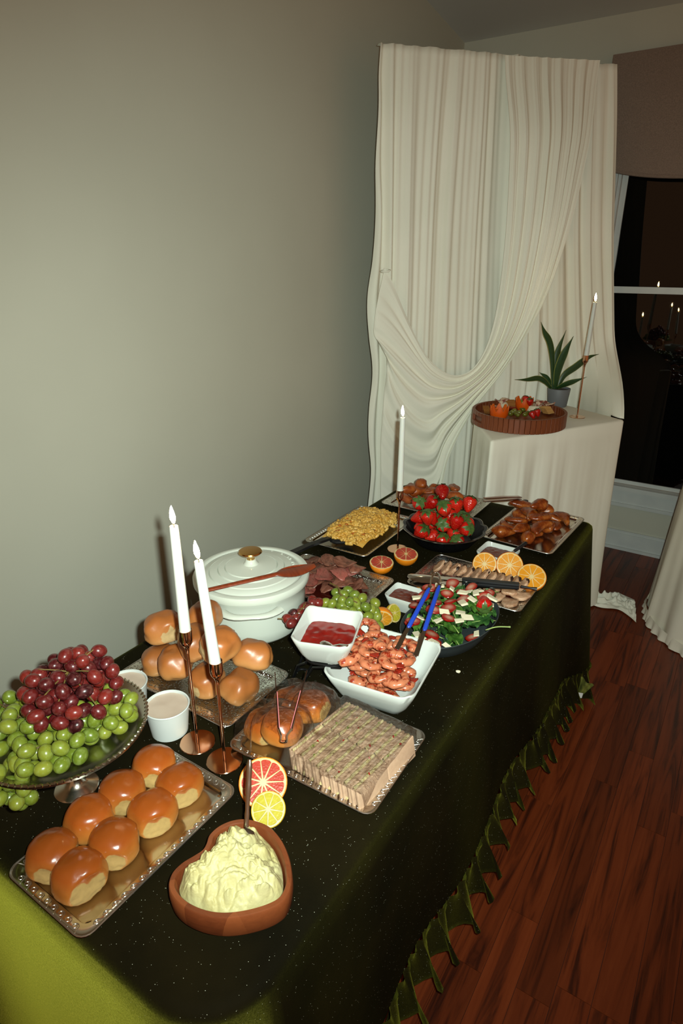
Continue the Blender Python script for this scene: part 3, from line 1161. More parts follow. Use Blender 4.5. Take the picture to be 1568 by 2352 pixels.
rim_px = [(830, 785), (1000, 840), (1120, 960), (1195, 1120), (1225, 1290), (1210, 1420), (1140, 1535), (1000, 1612), (800, 1668), (600, 1690), (420, 1668), (255, 1600), (145, 1505), (100, 1395), (130, 1275), (220, 1180), (330, 1112),
          (405, 1062), (440, 1005), (470, 925), (560, 845), (690, 792)]
HR = 0.057                               # rim height of the bowl
rim3 = [at(360 + x * 0.2551, 1680 + y * 0.2551, T + HR) for x, y in rim_px]
HC = sum(rim3, Vector((0, 0, 0))) / len(rim3)
loop = smoothline([p - HC for p in rim3[-2:] + rim3 + rim3[:3]], (len(rim3) + 4) * 6 + 1)
loop = loop[12:12 + len(rim3) * 6]
heart_o = [(p.x, p.y) for p in loop]
NH = len(heart_o)
nrm_h = []
for i in range(NH):
    (ax_, ay_), (bx_, by_) = heart_o[i - 1], heart_o[(i + 1) % NH]
    tx_, ty_ = bx_ - ax_, by_ - ay_
    l_ = math.hypot(tx_, ty_)
    nx_, ny_ = ty_ / l_, -tx_ / l_
    if nx_ * heart_o[i][0] + ny_ * heart_o[i][1] < 0:
        nx_, ny_ = -nx_, -ny_
    nrm_h.append((nx_, ny_))


def inset(d, z):
    return [(x - nx * d, y - ny * d, z) for (x, y), (nx, ny) in zip(heart_o, nrm_h)]


hb = thing('heart_bowl', 'heart-shaped wooden bowl full of mashed potato', 'bowl', (HC.x, HC.y, T + 0.0005))
part('bowl_body', loft([inset(0.020, 0.0), inset(0.011, 0.003), inset(0.002, 0.018), inset(0.0, 0.04), inset(0.001, HR - 0.002), inset(0.0025, HR), inset(0.009, HR), inset(0.0105, HR - 0.002), inset(0.0125, 0.03), inset(0.022, 0.012)]), M_acacia, hb)

M_potato = mat('mashed_potato', (192, 184, 134), 0.55, c2=(184, 172, 116), ns=22, bump=(150, 0.35, 0.003))
hv = inset(0.0150, 0)


def potato(u, v):
    i = u * NH
    a_, b_ = hv[int(i) % NH], hv[(int(i) + 1) % NH]
    f_ = i - int(i)
    x, y = (a_[0] + (b_[0] - a_[0]) * f_) * v, (a_[1] + (b_[1] - a_[1]) * f_) * v
    h = 0.046 + 0.046 * (1 - v ** 2.2)
    env = min(1, (1 - v) * 7 + 0.15)
    q = abs(nz(x * 34, y * 34, 2)) * 0.022 + abs(nz(x * 75, y * 75, 5)) * 0.013 + abs(nz(x * 160, y * 160, 8)) * 0.006 + nz(x * 16, y * 16, 9) * 0.016
    # a spoon has smoothed the middle of the mound
    tr = math.exp(-((x - 0.005) / 0.022) ** 2 - ((y + 0.012) / 0.045) ** 2)
    h += q * env * (1 - 0.7 * tr) - 0.006
    return x + 0.004 * nz(x * 50, y * 50, 3) * env, y + 0.004 * nz(x * 50, y * 50, 7) * env, max(h, 0.02)


pv = surf(NH * 2, 64, potato, cu=True)
po = solo('mashed_potatoes', pv, M_potato, 'mound of creamy yellow mashed potato in the wooden heart bowl', 'mashed potatoes', (HC.x, HC.y, T + 0.0005), 0, ang=3.0)
tag(po, kind='stuff')

# ornate spoon handle standing in the potato
q0, q1 = at(566, 1900, T + 0.078), at(573, 1745, T + 0.16)
pp = [q0.lerp(q1, t) for t in [i / 16 for i in range(17)]]
so = thing('serving_spoon', 'silver serving spoon with patterned handle standing in the mashed potato', 'spoon', tuple(q0))
part('handle', tube([tuple(p - q0) for p in pp], [0.0035, 0.0034, 0.0036, 0.0038, 0.0032, 0.0034, 0.0037, 0.004, 0.0046, 0.0052, 0.005, 0.0046, 0.0048, 0.005, 0.0052, 0.0048, 0.003], 10, flat=(1.0, 0.55)), M_steel, so)
dirn = (q0 - q1).normalized()
bw = move(warp(ico(2), lambda p: p), (0, 0, 0), (0, 0, 0), (0.02, 0.03, 0.008))
part('bowl', xf(bw, Matrix.Translation(dirn * 0.03) @ dirn.to_track_quat('Y', 'Z').to_matrix().to_4x4()), M_steel, so)

# ---------------------------------------------------------------- white square bowls
def sqbowl(label, rim_px, zrim, zbot, base_scale, r, grow=1.12, cat='bowl', rimw=0.005):
    """square bowl from the pixels of its four rim corners, its true size following from its height"""
    c = [at(x, y, zrim) for x, y in rim_px]
    ce = sum(c, Vector((0, 0, 0))) / 4
    w = ((c[0] - c[1]).length + (c[2] - c[3]).length) / 2 * grow
    h = ((c[1] - c[2]).length + (c[3] - c[0]).length) / 2 * grow
    ax = (c[1] - c[0]) + (c[2] - c[3])
    ang = math.atan2(ax.y, ax.x)
    H = zrim - zbot
    t = thing('square_bowl', label, cat, (ce.x, ce.y, zbot), ang)

    def o(sc, z, off, bow=0.0):
        out = []
        for x, y in rrect(w * sc - off, h * sc - off, max(0.004, r * sc), 6):
            u = abs(x) / (w * sc / 2) if w else 0
            v = abs(y) / (h * sc / 2)
            zz = z + bow * (max(0, min(u, v)) ** 3)
            out.append((x, y, zz))
        return out
    b = 0.012 * min(1, H / 0.07)
    rings = [o(base_scale, 0, 0), o(base_scale * 1.06, 0.004, 0), o(base_scale + (1 - base_scale) * 0.42, H * 0.3, 0, b * 0.3), o(base_scale + (1 - base_scale) * 0.78, H * 0.68, 0, b * 0.7), o(1.0, H - 0.003, 0, b), o(1.0, H, rimw * 0.4, b),
             o(1.0, H, rimw * 1.4, b), o(1.0, H - 0.003, rimw * 2, b), o(base_scale + (1 - base_scale) * 0.78, H * 0.68, rimw * 2, b * 0.7), o(base_scale + (1 - base_scale) * 0.42, H * 0.3, rimw * 2, b * 0.3), o(base_scale, 0.008, rimw * 2)]
    part('bowl_body', loft(rings), M_ceram, t, ang=0.9)
    return t, ce, w, h, ang, H


def fill_sheet(w, h, r, amp=0.001, sc=40, n=14):
    def f(u, v):
        x, y = (u - 0.5) * w, (v - 0.5) * h
        return x, y, amp * nz(x * sc, y * sc, 1.3)
    V, F = surf(n, n, f)
    # pull the corners in
    out = []
    for x, y, z in V:
        a, b = abs(x) / (w / 2), abs(y) / (h / 2)
        m_ = max(a, b)
        if m_ > 1e-6:
            p_ = 5.0
            l_ = (a ** p_ + b ** p_) ** (1 / p_)
            s_ = m_ / l_
            x, y = x * s_, y * s_
        out.append((x, y, z))
    return out, F


def sauce(name, label, t, z, w, h, m, amp=0.001, sc=40):
    so_ = solo(name, fill_sheet(w, h, 0, amp, sc, 24), m, label, 'sauce', tuple(t.location + Vector((0, 0, z))), t.rotation_euler.z, ang=3.0)
    return so_


M_red = mat('red_sauce', (140, 22, 14), 0.16, c2=(116, 14, 10), ns=30, spec=0.6)
M_bbq = mat('brown_sauce', (104, 34, 16), 0.2, c2=(88, 26, 12), ns=90, bump=(160, 0.3, 0.002))

sb, SBC, sbw, sbh, sba, SBH = sqbowl('big white square bowl of shrimp with tongs', [(733, 1541), (922, 1608), (1027, 1487), (842, 1446)], T + 0.082, T + 0.0005, 0.60, 0.03, 1.07)
b2, B2C, b2w, b2h, b2a, B2H = sqbowl('white square bowl of red dipping sauce raised on the black wire stand', [(659, 1467), (786, 1486), (843, 1413), (722, 1400)], T + 0.158, T + 0.094, 0.60, 0.024)
sauce('dipping_sauce', 'glossy bright red dipping sauce in the raised bowl', b2, 0.038, b2w * 0.80, b2h * 0.80, M_red, 0.0016, 90)
b3, B3C, b3w, b3h, b3a, B3H = sqbowl('small white bowl of brown sauce beside the salad dish', [(887, 1366), (960, 1392), (984, 1358), (910, 1342)], T + 0.045, T + 0.0005, 0.66, 0.018, rimw=0.004)
sauce('brown_sauce', 'thick brown sauce in the small bowl by the salad', b3, 0.034, b3w * 0.86, b3h * 0.84, M_bbq, 0.0012, 120)
b4, B4C, b4w, b4h, b4a, B4H = sqbowl('small white bowl of brown sauce before the glazed wings', [(1098, 1268), (1170, 1290), (1190, 1262), (1118, 1246)], T + 0.045, T + 0.0005, 0.66, 0.02, rimw=0.004)
sauce('brown_sauce', 'thick brown sauce in the small bowl near the glazed wings', b4, 0.034, b4w * 0.86, b4h * 0.84, M_bbq, 0.0012, 120)

# sauce smears up the inner wall and the spoon in the raised bowl
s0, s1 = at(762, 1484, T + 0.145), at(798, 1483, T + 0.165)
sp3 = thing('small_spoon', 'little silver spoon dipping into the raised bowl of red sauce', 'spoon', tuple(s0))
part('handle', tube([(0, 0, 0), tuple((s1 - s0) * 0.5 + Vector((0, 0, 0.004))), tuple(s1 - s0)], [0.0035, 0.0025, 0.0035], 8, flat=(1.2, 0.5)), M_steel, sp3)
part('bowl', move(ico(2), tuple((s0 - s1).normalized() * 0.014), (0, 0.2, math.atan2((s1 - s0).y, (s1 - s0).x)), (0.02, 0.013, 0.005)), M_steel, sp3)

# wire stand
ws = thing('wire_stand', 'black wire stand carrying the white bowl of red sauce', 'stand', (B2C.x, B2C.y, T + 0.0005), b2a)
hw, hh = b2w * 0.33, b2h * 0.33
ring = [(x, y, 0.0895) for x, y in rrect(hw * 1.9, hh * 1.9, 0.025, 5)]
part('ring', tube(ring + ring[:1], 0.0032, 8), M_wire, ws)
for sx in (-1, 1):
    for sy in (-1, 1):
        part('leg', tube([(sx * (hw - 0.006), sy * (hh - 0.006), 0.0895), (sx * (hw - 0.006), sy * (hh - 0.006), 0.086), (sx * hw * 0.4 - 0.05, sy * hh * 0.6 + 0.012, 0.055), (sx * hw * 0.3 - 0.072, sy * hh * 0.5 + 0.014, 0.004)], 0.003, 8), M_wire, ws)
ring = [(x - 0.072, y + 0.014, 0.0034) for x, y in rrect(hw * 0.6, hh * 1.0, 0.013, 5)]
part('base_ring', tube(ring + ring[:1], 0.0032, 8), M_wire, ws)

# footed wooden board
k = NT('footed_board_wood')
vec = k.coord('Object', (8, 60, 60))
k.set(col=k.mix(k.noise(vec, 2, 4), lin((112, 66, 46)), lin((168, 108, 78))), rough=0.45)
M_board = k.m
WC = Vector((-0.768, 1.092, T + 0.085))
wd = thing('footed_board', 'round wooden footed board carrying grapes behind the red sauce', 'board', (WC.x, WC.y, T + 0.0005))
part('board', lathe([(0, 0.05), (0.06, 0.05), (0.071, 0.056), (0.076, 0.072), (0.077, 0.084), (0.073, 0.0855), (0.069, 0.072), (0.06, 0.062), (0, 0.06)], 56), M_board, wd)
for a in (-2.45, -0.35, 1.75):
    part('leg', move(lathe([(0, 0), (0.011, 0), (0.0125, 0.02), (0.0125, 0.054), (0, 0.054)], 20), (0.054 * math.cos(a), 0.054 * math.sin(a), 0)), M_board, wd)

# strawberry bowl: dark fluted tin
M_tin = mat('dark_tin', (58, 60, 66), 0.28, 0.9)
SBX = at(1035, 1215, T + 0.05) + Vector((-0.02, -0.01, 0))
sbt = thing('fluted_bowl', 'dark scalloped metal bowl heaped with strawberries', 'bowl', (SBX.x, SBX.y, T + 0.0005), 0, None, 1.05)


def flute(prof, n=96, lobes=13, amp=0.05):
    V, F = lathe(prof, n)
    out = []
    zt_ = max(z for _, z in prof)
    for x, y, z in V:
        a = math.atan2(y, x)
        f_ = 1 + amp * (z / zt_) * (abs(math.cos(a * lobes / 2)) - 0.5)
        out.append((x * f_, y * f_, z + 0.004 * (z / zt_) ** 4 * abs(math.cos(a * lobes / 2))))
    return out, F


fbb = part('bowl_body', flute([(0, 0), (0.082, 0), (0.094, 0.004), (0.112, 0.028), (0.128, 0.05), (0.136, 0.052), (0.137, 0.054), (0.127, 0.0535), (0.110, 0.03), (0.09, 0.008), (0, 0.006)]), M_tin, sbt)
M_tinrim = silver_mat('tin_rim', (170, 166, 160), 0.25)
rp = []
for i in range(97):
    a = 2 * PI * i / 96
    f_ = 1 + 0.05 * (abs(math.cos(a * 6.5)) - 0.5)
    rp.append((0.1368 * f_ * math.cos(a), 0.1368 * f_ * math.sin(a), 0.0535 + 0.004 * abs(math.cos(a * 6.5))))
part('rim', tube(rp, 0.0014, 6), M_tinrim, fbb)

# oval salad dish
M_pewter = mat('dark_pewter', (74, 82, 84), 0.42, 0.45, c2=(66, 74, 76), ns=18)
SDC = at(1030, 1428, T + 0.045) + Vector((0, 0.012, 0))
sd = thing('salad_dish', 'dark grey oval metal dish of strawberry salad', 'dish', (SDC.x, SDC.y, T + 0.0005), math.radians(80))
A_s, B_s = 0.168, 0.106
part('dish_body', lathe([(0, 0), (0.72, 0), (0.80, 0.006), (0.93, 0.035), (0.99, 0.05), (1.0, 0.0515), (0.985, 0.053), (0.96, 0.05), (0.90, 0.035), (0.76, 0.01), (0, 0.007)], 64, A_s, B_s), M_pewter, sd)
hp = [(A_s * 0.98, -0.03, 0.05), (A_s + 0.012, -0.026, 0.058), (A_s + 0.024, -0.01, 0.062), (A_s + 0.026, 0.0, 0.063), (A_s + 0.024, 0.01, 0.062), (A_s + 0.012, 0.026, 0.058), (A_s * 0.98, 0.03, 0.05)]
part('handle', tube(smoothline(hp, 20), 0.0042, 8), M_steel, sd)
gk = solo('glass_knob', lathe([(0, 0), (0.006, 0.0), (0.0085, 0.004), (0.009, 0.009), (0.006, 0.0145), (0, 0.016)], 10), mat('clear_glass', (245, 245, 245), 0.03, trans=1.0, ior=1.5),
          'small faceted clear glass ball between shrimp bowl and salad', 'ornament', tuple(at(897, 1461)), smooth=False)

# ---------------------------------------------------------------- bread
def bun_mat(name, top, mid, low, crumb, gloss):
    k = NT(name)
    g = k.coord('Generated')
    sp = k.n('ShaderNodeSeparateXYZ')
    k.l(g, sp.inputs[0])
    oc = k.coord('Object')
    nn = k.noise(oc, 26, 4)
    f = k.math('ADD', sp.outputs[2], k.math('MULTIPLY', k.math('SUBTRACT', nn, 0.5), 0.22))
    c = k.ramp(f, [(0.08, lin(low)), (0.46, lin(mid)), (0.8, lin(top)), (0.99, lin(tuple(v * 0.9 for v in top)))])
    at_ = k.n('ShaderNodeAttribute', attribute_name='crumb')
    cr = k.mix(k.noise(oc, 160, 3), lin(crumb), lin(tuple(v * 0.86 for v in crumb)))
    c = k.mix(k.ramp(at_.outputs['Fac'], [(0.35, 0.0), (0.65, 1.0)]), c, cr)
    oi = k.n('ShaderNodeObjectInfo')
    mr = k.n('ShaderNodeMapRange')
    mr.inputs['To Min'].default_value = 0.86
    mr.inputs['To Max'].default_value = 1.1
    k.l(oi.outputs['Random'], mr.inputs[0])
    hs = k.n('ShaderNodeHueSaturation')
    k.l(mr.outputs[0], hs.inputs['Value'])
    k.l(c, hs.inputs['Color'])
    rg_ = k.math('ADD', k.math('MULTIPLY', at_.outputs['Fac'], 0.5), gloss)
    k.set(col=hs.outputs[0], rough=rg_, spec=0.5)
    k.bump(k.noise(oc, 90, 4), 0.12, 0.002)
    return k.m


M_bun = bun_mat('glazed_bun', (150, 72, 22), (180, 110, 46), (196, 142, 78), (190, 154, 92), 0.22)
M_roll = bun_mat('dinner_roll', (162, 94, 44), (178, 114, 60), (188, 138, 84), (194, 162, 112), 0.36)


def bun_mesh(name, rx, ry, h, sq, torn, m, seed):
    """a soft bun; torn lists directions (angles) where it was pulled from a neighbour"""
    V, F = ico(4)
    out, cr = [], []
    for x, y, z in V:
        l = (abs(x) ** sq + abs(y) ** sq + abs(z) ** 2.3) ** (1 / sq)
        p = Vector((x, y, z)) / max(l, 1e-6)
        c = 0.0
        for a, dep in torn:
            dx, dy = math.cos(a), math.sin(a)
            pr_ = p.x * dx + p.y * dy
            if pr_ > dep:
                ex = pr_ - dep
                rough_ = 0.05 * nz(p.x * 5 + seed, p.y * 5, p.z * 5)
                p -= Vector((dx, dy, 0)) * (ex * 0.93 - rough_)
                c = max(c, sstep(0.01, 0.07, ex) * sstep(0.55, 0.25, z + 0.3 * nz(p.x * 4 + seed, p.y * 4, 1)))
        b = 1 + (0.07 if sq < 3 else 0.12) * nz(p.x * 1.5 + seed, p.y * 1.5, p.z * 1.5) + 0.02 * nz(p.x * 6 + seed, p.y * 6, p.z * 6)
        zz = p.z * (0.62 if p.z > 0 else 0.40)
        # a tuck line or two in the crust
        zz -= 0.05 * math.exp(-((p.x * 0.8 + p.y * 0.5 - 0.25 - 0.1 * math.sin(seed)) / 0.05) ** 2) * max(0, p.z) * (0.5 + nz(p.y * 3, seed)) * (seed % 2)
        out.append((p.x * b * rx, p.y * b * ry, (zz * b + 0.40) * h))
        cr.append(c)
    me = mesh(name, (out, F), m, True, 3.0)
    a_ = me.attributes.new('crumb', 'FLOAT', 'POINT')
    a_.data.foreach_set('value', cr)
    return me


bms = [bun_mesh('bun', 0.0425, 0.0405, 0.064, 2.2, t_, M_bun, i) for i, t_ in enumerate([[(-0.5, 0.80)], [(-0.75, 0.88), (0.9, 0.9)], [(1.2, 0.86)], [(-0.2, 0.72)]])]
bpx = [(355, 1763), (414, 1803), (281, 1824), (352, 1866), (207, 1884), (262, 1936), (121, 1964), (182, 2010)]
bl = ['glossy bun of the eight nearest the paper tub', 'glossy bun of the eight nearest the candlestick feet', 'glossy bun second from the paper tub, in the row along the grape dish', 'glossy bun second from the candlestick feet, in the row facing the heart bowl',
      'glossy bun third from the paper tub, beside the foot of the grape dish', 'glossy bun third from the candlestick feet, across from the heart bowl', 'glossy bun at the end of the row along the grape dish', 'glossy bun with a big torn pale side at the tray corner by the heart bowl']
for i, (px, py) in enumerate(bpx):
    p = at(px, py, T + 0.033)
    solo('bun', bms[(1, 0, 1, 0, 2, 1, 1, 3)[i]], None, bl[i], 'bun', (p.x, p.y, T + 0.0045), random.uniform(-0.25, 0.25), 'eight glossy buns')
rms = [bun_mesh('dinner_roll', 0.043, 0.037, 0.066, 3.1, t_, M_roll, i + 5) for i, t_ in enumerate([[], [(-1.2, 0.85)], [(0.3, 0.8), (2.8, 0.9)]])]
rl = [(352, 1490, .062, .2, .1, 0), (398, 1464, .088, 1, -.1, 1), (473, 1472, .085, 2, .15, 0), (529, 1506, .066, .6, .2, 1), (392, 1531, .080, 0.4, .25, 0), (451, 1550, .082, 1.1, -.2, 2), (580, 1560, .046, .9, .35, 0),
      (518, 1598, .04, .5, .35, 0), (362, 1549, .036, .4, .3, 1), (424, 1590, .032, 1.6, .1, 0), (476, 1600, .030, 2, .0, 2)]
for i, (px, py, z, a, tl, mi) in enumerate(rl):
    p = at(px, py, T + z)
    solo('dinner_roll', rms[mi], None, 'pale golden dinner roll heaped on the lace-rimmed tray', 'roll', (p.x, p.y, T + z - 0.026), (tl, -tl * 0.6, a), 'heap of dinner rolls')

# ---------------------------------------------------------------- citrus
def flesh_mat(name, a, b):
    k = NT(name)
    oc = k.coord('Object')
    vo = k.n('ShaderNodeTexVoronoi')
    vo.inputs['Scale'].default_value = 260
    k.l(oc, vo.inputs['Vector'])
    k.set(col=k.mix(k.noise(oc, 90, 3), lin(a), lin(b)), rough=0.22, spec=0.6)
    k.bump(vo.outputs['Distance'], 0.25, 0.0008)
    return k.m


M_gfl = flesh_mat('red_citrus_flesh', (160, 36, 24), (186, 66, 42))
M_ofl = flesh_mat('orange_flesh', (214, 132, 22), (226, 156, 48))
M_lfl = flesh_mat('lemon_flesh', (168, 150, 28), (190, 176, 62))
M_rind_o = mat('orange_rind', (226, 122, 14), 0.35, bump=(420, 0.5, 0.0012), c2=(232, 136, 26), ns=20)
M_rind_y = mat('lemon_rind', (196, 160, 24), 0.35, bump=(420, 0.5, 0.0012))
M_pith = mat('citrus_pith', (216, 190, 130), 0.5)


def seg_mesh(name, r, nseg, m, th=0.002):
    """one wedge of the cut face, pointing along +x"""
    ha = PI / nseg * 0.955
    out = []
    for i in range(7):
        a = -ha + 2 * ha * i / 6
        rad = r * (1.0 - 0.06 * abs(a / ha) ** 4)
        out.append((rad * math.cos(a), rad * math.sin(a)))
    base = [(r * 0.13, 0)] + out
    o0 = [(x, y, 0) for x, y in base]
    cx = sum(x for x, _ in base) / len(base)
    o1 = [(cx + (x - cx) * 0.94, y * 0.93, th) for x, y in base]
    return mesh(name, loft([o0, o1]), m, False)


SEG = {}


def citrus(name, label, cat, loc, rot, r, th, flesh, rind, nseg=10, half=False, group=None):
    t = thing(name, label, cat, loc, rot, group)
    key = (flesh.name, round(r, 3), nseg)
    if key not in SEG:
        SEG[key] = seg_mesh('segment', r * 0.88, nseg, flesh)
    if half:
        pf = [(0, -r * 0.96)] + [(r * math.cos(a), r * 0.96 * math.sin(a)) for a in [-PI / 2 + PI / 2 * i / 10 for i in range(1, 11)]] + [(r * 0.985, 0.0012)]
        part('rind', lathe(pf, 36), rind, t)
        part('pith', lathe([(r * 0.985, 0.0012), (r * 0.94, 0.0016), (0, 0.0016)], 36), M_pith, t)
    else:
        part('rind', lathe([(r * 0.9, -th), (r * 0.97, -th), (r, -th * 0.8), (r, -0.0008), (r * 0.985, 0.0008), (r * 0.95, 0.0012)], 36), rind, t)
        part('pith', lathe([(0, -th), (r * 0.9, -th)], 36), M_pith, t)
        part('pith', lathe([(r * 0.95, 0.0012), (r * 0.93, 0.0014), (0, 0.0014)], 36), M_pith, t)
    for i in range(nseg):
        part('segment', SEG[key], None, t, (0, 0, 0.0012), (0, 0, 2 * PI * i / nseg + 0.2))
    return t


def face_cam(p, elev=0.0, turn=0.0):
    """rotation that points local z from p towards the lens, tipped back by elev"""
    d = (EYE - Vector(p)).normalized()
    h = Vector((d.x, d.y, 0)).normalized()
    v = (d + Vector((0, 0, elev)) + h.cross(Vector((0, 0, 1))) * turn).normalized()
    return v.to_track_quat('Z', 'Y').to_euler()


p = at(604, 1797, T + 0.033)
citrus('grapefruit_half', 'thick cut grapefruit slice with red flesh leaning behind the lemon slice', 'fruit', tuple(p), face_cam(p, 0.3), 0.0445, 0.012, M_gfl, M_rind_o, 11)
p = at(616, 1859, T + 0.026)
citrus('lemon_slice', 'lemon slice propped on the cloth beside the heart bowl', 'fruit', tuple(p), face_cam(p, 0.35, 0.1), 0.0305, 0.008, M_lfl, M_rind_y, 9)
citrus('orange_half', 'red-fleshed orange half nearer the roast beef tray', 'fruit', tuple(at(876, 1292, T + 0.037)), (0.12, 0.05, 0.3), 0.038, 0, M_gfl, M_rind_o, 10, True)
citrus('orange_half', 'red-fleshed orange half beside the candlestick foot', 'fruit', tuple(at(932, 1273, T + 0.037)), (0.15, -0.03, 0.9), 0.039, 0, M_gfl, M_rind_o, 10, True)
p = at(1108, 1300, T + 0.05) + Vector((0, 0.016, 0))
citrus('orange_slice', 'orange slice standing behind the pork, next to the sauce bowl', 'fruit', tuple(p), face_cam(p, 0.15, 0.15), 0.037, 0.008, M_ofl, M_rind_o, 10)
p = at(1166, 1303, T + 0.05) + Vector((0, 0.016, 0))
citrus('orange_slice', 'middle orange slice of the three behind the pork', 'fruit', tuple(p), face_cam(p, 0.15, -0.15), 0.041, 0.012, M_ofl, M_rind_o, 10)
p = at(1214, 1326, T + 0.042) + Vector((0.006, 0.008, 0))
citrus('orange_slice', 'largest orange slice lying at the tray corner by the pork', 'fruit', tuple(p), face_cam(p, 0.7, -0.1), 0.043, 0.013, M_ofl, M_rind_o, 10)
citrus('orange_slice', 'thin orange slice lying flat under the tongs', 'fruit', tuple(at(982, 1345, T + 0.019)), (0.05, 0.1, 0.2), 0.034, 0.006, M_ofl, M_rind_o, 10)
citrus('orange_slice', 'thin orange slice lying flat beside the salad dish rim', 'fruit', tuple(at(1022, 1355, T + 0.019)), (-0.05, 0.06, 0.9), 0.034, 0.006, M_ofl, M_rind_o, 10)
p = at(905, 1408, T + 0.025)
citrus('lemon_half', 'lemon half on the cloth between grapes and salad', 'fruit', tuple(p), face_cam(p, 0.3, -1.3), 0.026, 0, M_lfl, M_rind_y, 9, True)
p = at(876, 1420, T + 0.03)
citrus('orange_half', 'orange half turned away behind the hanging green grapes', 'fruit', tuple(p), (1.9, 0.4, 0.6), 0.031, 0, M_ofl, M_rind_o, 10, True)

# ---------------------------------------------------------------- grapes
def grape_mat(name, a, b, c, bloom):
    k = NT(name)
    oc = k.coord('Object')
    oi = k.n('ShaderNodeObjectInfo')
    col = k.ramp(oi.outputs['Random'], [(0.0, lin(a)), (0.5, lin(b)), (1.0, lin(c))])
    col = k.mix(k.ramp(k.noise(oc, 1.8, 3), [(0.45, 0.0), (0.75, 0.55)]), col, lin(bloom))
    k.set(col=col, rough=0.28, spec=0.5, coat=0.2)
    return k.m


M_gred = grape_mat('red_grape_skin', (44, 10, 14), (86, 20, 20), (118, 34, 26), (120, 66, 66))
M_ggrn = grape_mat('green_grape_skin', (92, 108, 30), (110, 122, 36), (126, 130, 42), (138, 152, 86))
M_stem = mat('grape_stem', (120, 96, 44), 0.7, c2=(92, 76, 34), ns=60)
gv = lathe([(0, -1.2)] + [(math.cos(a), 1.2 * math.sin(a)) for a in [-PI / 2 + PI * i / 10 for i in range(1, 10)]] + [(0, 1.2)], 16)
G_RED = mesh('grape', gv, M_gred, True, 3)
G_GRN = mesh('grape', gv, M_ggrn, True, 3)
rg = random.Random(3)


def bunch(label, cat_pts, me, root, group=None):
    b = thing('grape_bunch', label, 'grapes', tuple(root), 0, group)
    for (x, y, z, r) in cat_pts:
        part('grape', me, None, b, (x - root[0], y - root[1], z - root[2]), rr(rg), r)
    return b


def stems(b, pts, root, n=5, r=0.0012):
    cen_ = Vector((sum(p[0] for p in pts) / len(pts), sum(p[1] for p in pts) / len(pts), sum(p[2] for p in pts) / len(pts))) - Vector(root)
    for i in range(n):
        q = rg.choice(pts)
        e = Vector(q[:3]) - Vector(root)
        mid = cen_.lerp(e, 0.5) + Vector((0, 0, 0.012))
        part('stem', tube(smoothline([cen_ + Vector((0, 0, 0.01)), mid, e + Vector((0, 0, q[3] * 0.9))], 7), r, 6), M_stem, b)


zs_ = GZ - 0.022


def dish_z(x, y):
    d = math.hypot(x - GC.x, y - GC.y)
    return zs_ + 0.003 + 0.02 * sstep(0.075, 0.13, d)


pile_ = []
GK = 1.13                                # packing radius of a grape over its drawn radius
RC = at(165, 1650, GZ + 0.02)
grn = []
grn += droppile(30, in_ellipse(GC.x - 0.055, GC.y - 0.052, 0.058, 0.055), 0.0128 * GK, dish_z, pile_, 16, None, 4)
grn += droppile(28, in_ellipse(GC.x + 0.068, GC.y + 0.055, 0.045, 0.06), 0.0122 * GK, dish_z, pile_, 16, None, 5)
grn += droppile(20, in_ellipse(GC.x + 0.05, GC.y - 0.06, 0.06, 0.05), 0.0124 * GK, dish_z, pile_, 16, None, 6)
grn += droppile(8, in_ellipse(GC.x - 0.09, GC.y + 0.04, 0.03, 0.04), 0.0126 * GK, dish_z, pile_, 16, None, 9)
grn = [(a, b, c, r / GK) for a, b, c, r in grn if math.hypot(a - GC.x, b - GC.y) < 0.13]
red = droppile(88, in_ellipse(GC.x + 0.008, GC.y + 0.02, 0.085, 0.08), 0.0122 * GK, dish_z, pile_, 14, lambda x, y: 0.75 * math.hypot(x - GC.x - 0.008, y - GC.y - 0.03), 7)
red = [(a, b, c, r / GK) for a, b, c, r in red]
b = bunch('big bunch of dark red grapes mounded in the footed silver dish', red, G_RED, (GC.x, GC.y, GZ))
stems(b, red[-30:], (GC.x, GC.y, GZ), 9)
b = bunch('green grapes spread round the red ones in the footed silver dish', grn, G_GRN, (GC.x, GC.y, GZ))
stems(b, grn[:24], (GC.x, GC.y, GZ), 10)
hg = at(34, 1800, GZ - 0.035)
hang = []
rg2 = random.Random(8)
tries = 0
while len(hang) < 26 and tries < 4000:
    tries += 1
    q = Vector((rg2.uniform(-1, 1), rg2.uniform(-1, 1), rg2.uniform(-1, 1)))
    if q.length > 1:
        continue
    p = hg + Vector((q.x * 0.034, q.y * 0.034, q.z * 0.042))
    if all((p - Vector(h[:3])).length > 0.0215 for h in hang):
        hang.append((p.x, p.y, p.z, 0.0125))
b = bunch('cluster of green grapes hanging over the edge of the silver dish', hang, G_GRN, tuple(hg))
stems(b, hang, tuple(hg), 4)
part('stem', tube(smoothline([Vector((0, 0, 0.03)), Vector((0.01, 0.025, 0.05)), Vector((0.02, 0.06, 0.05))], 8), 0.0016, 6), M_stem, b)

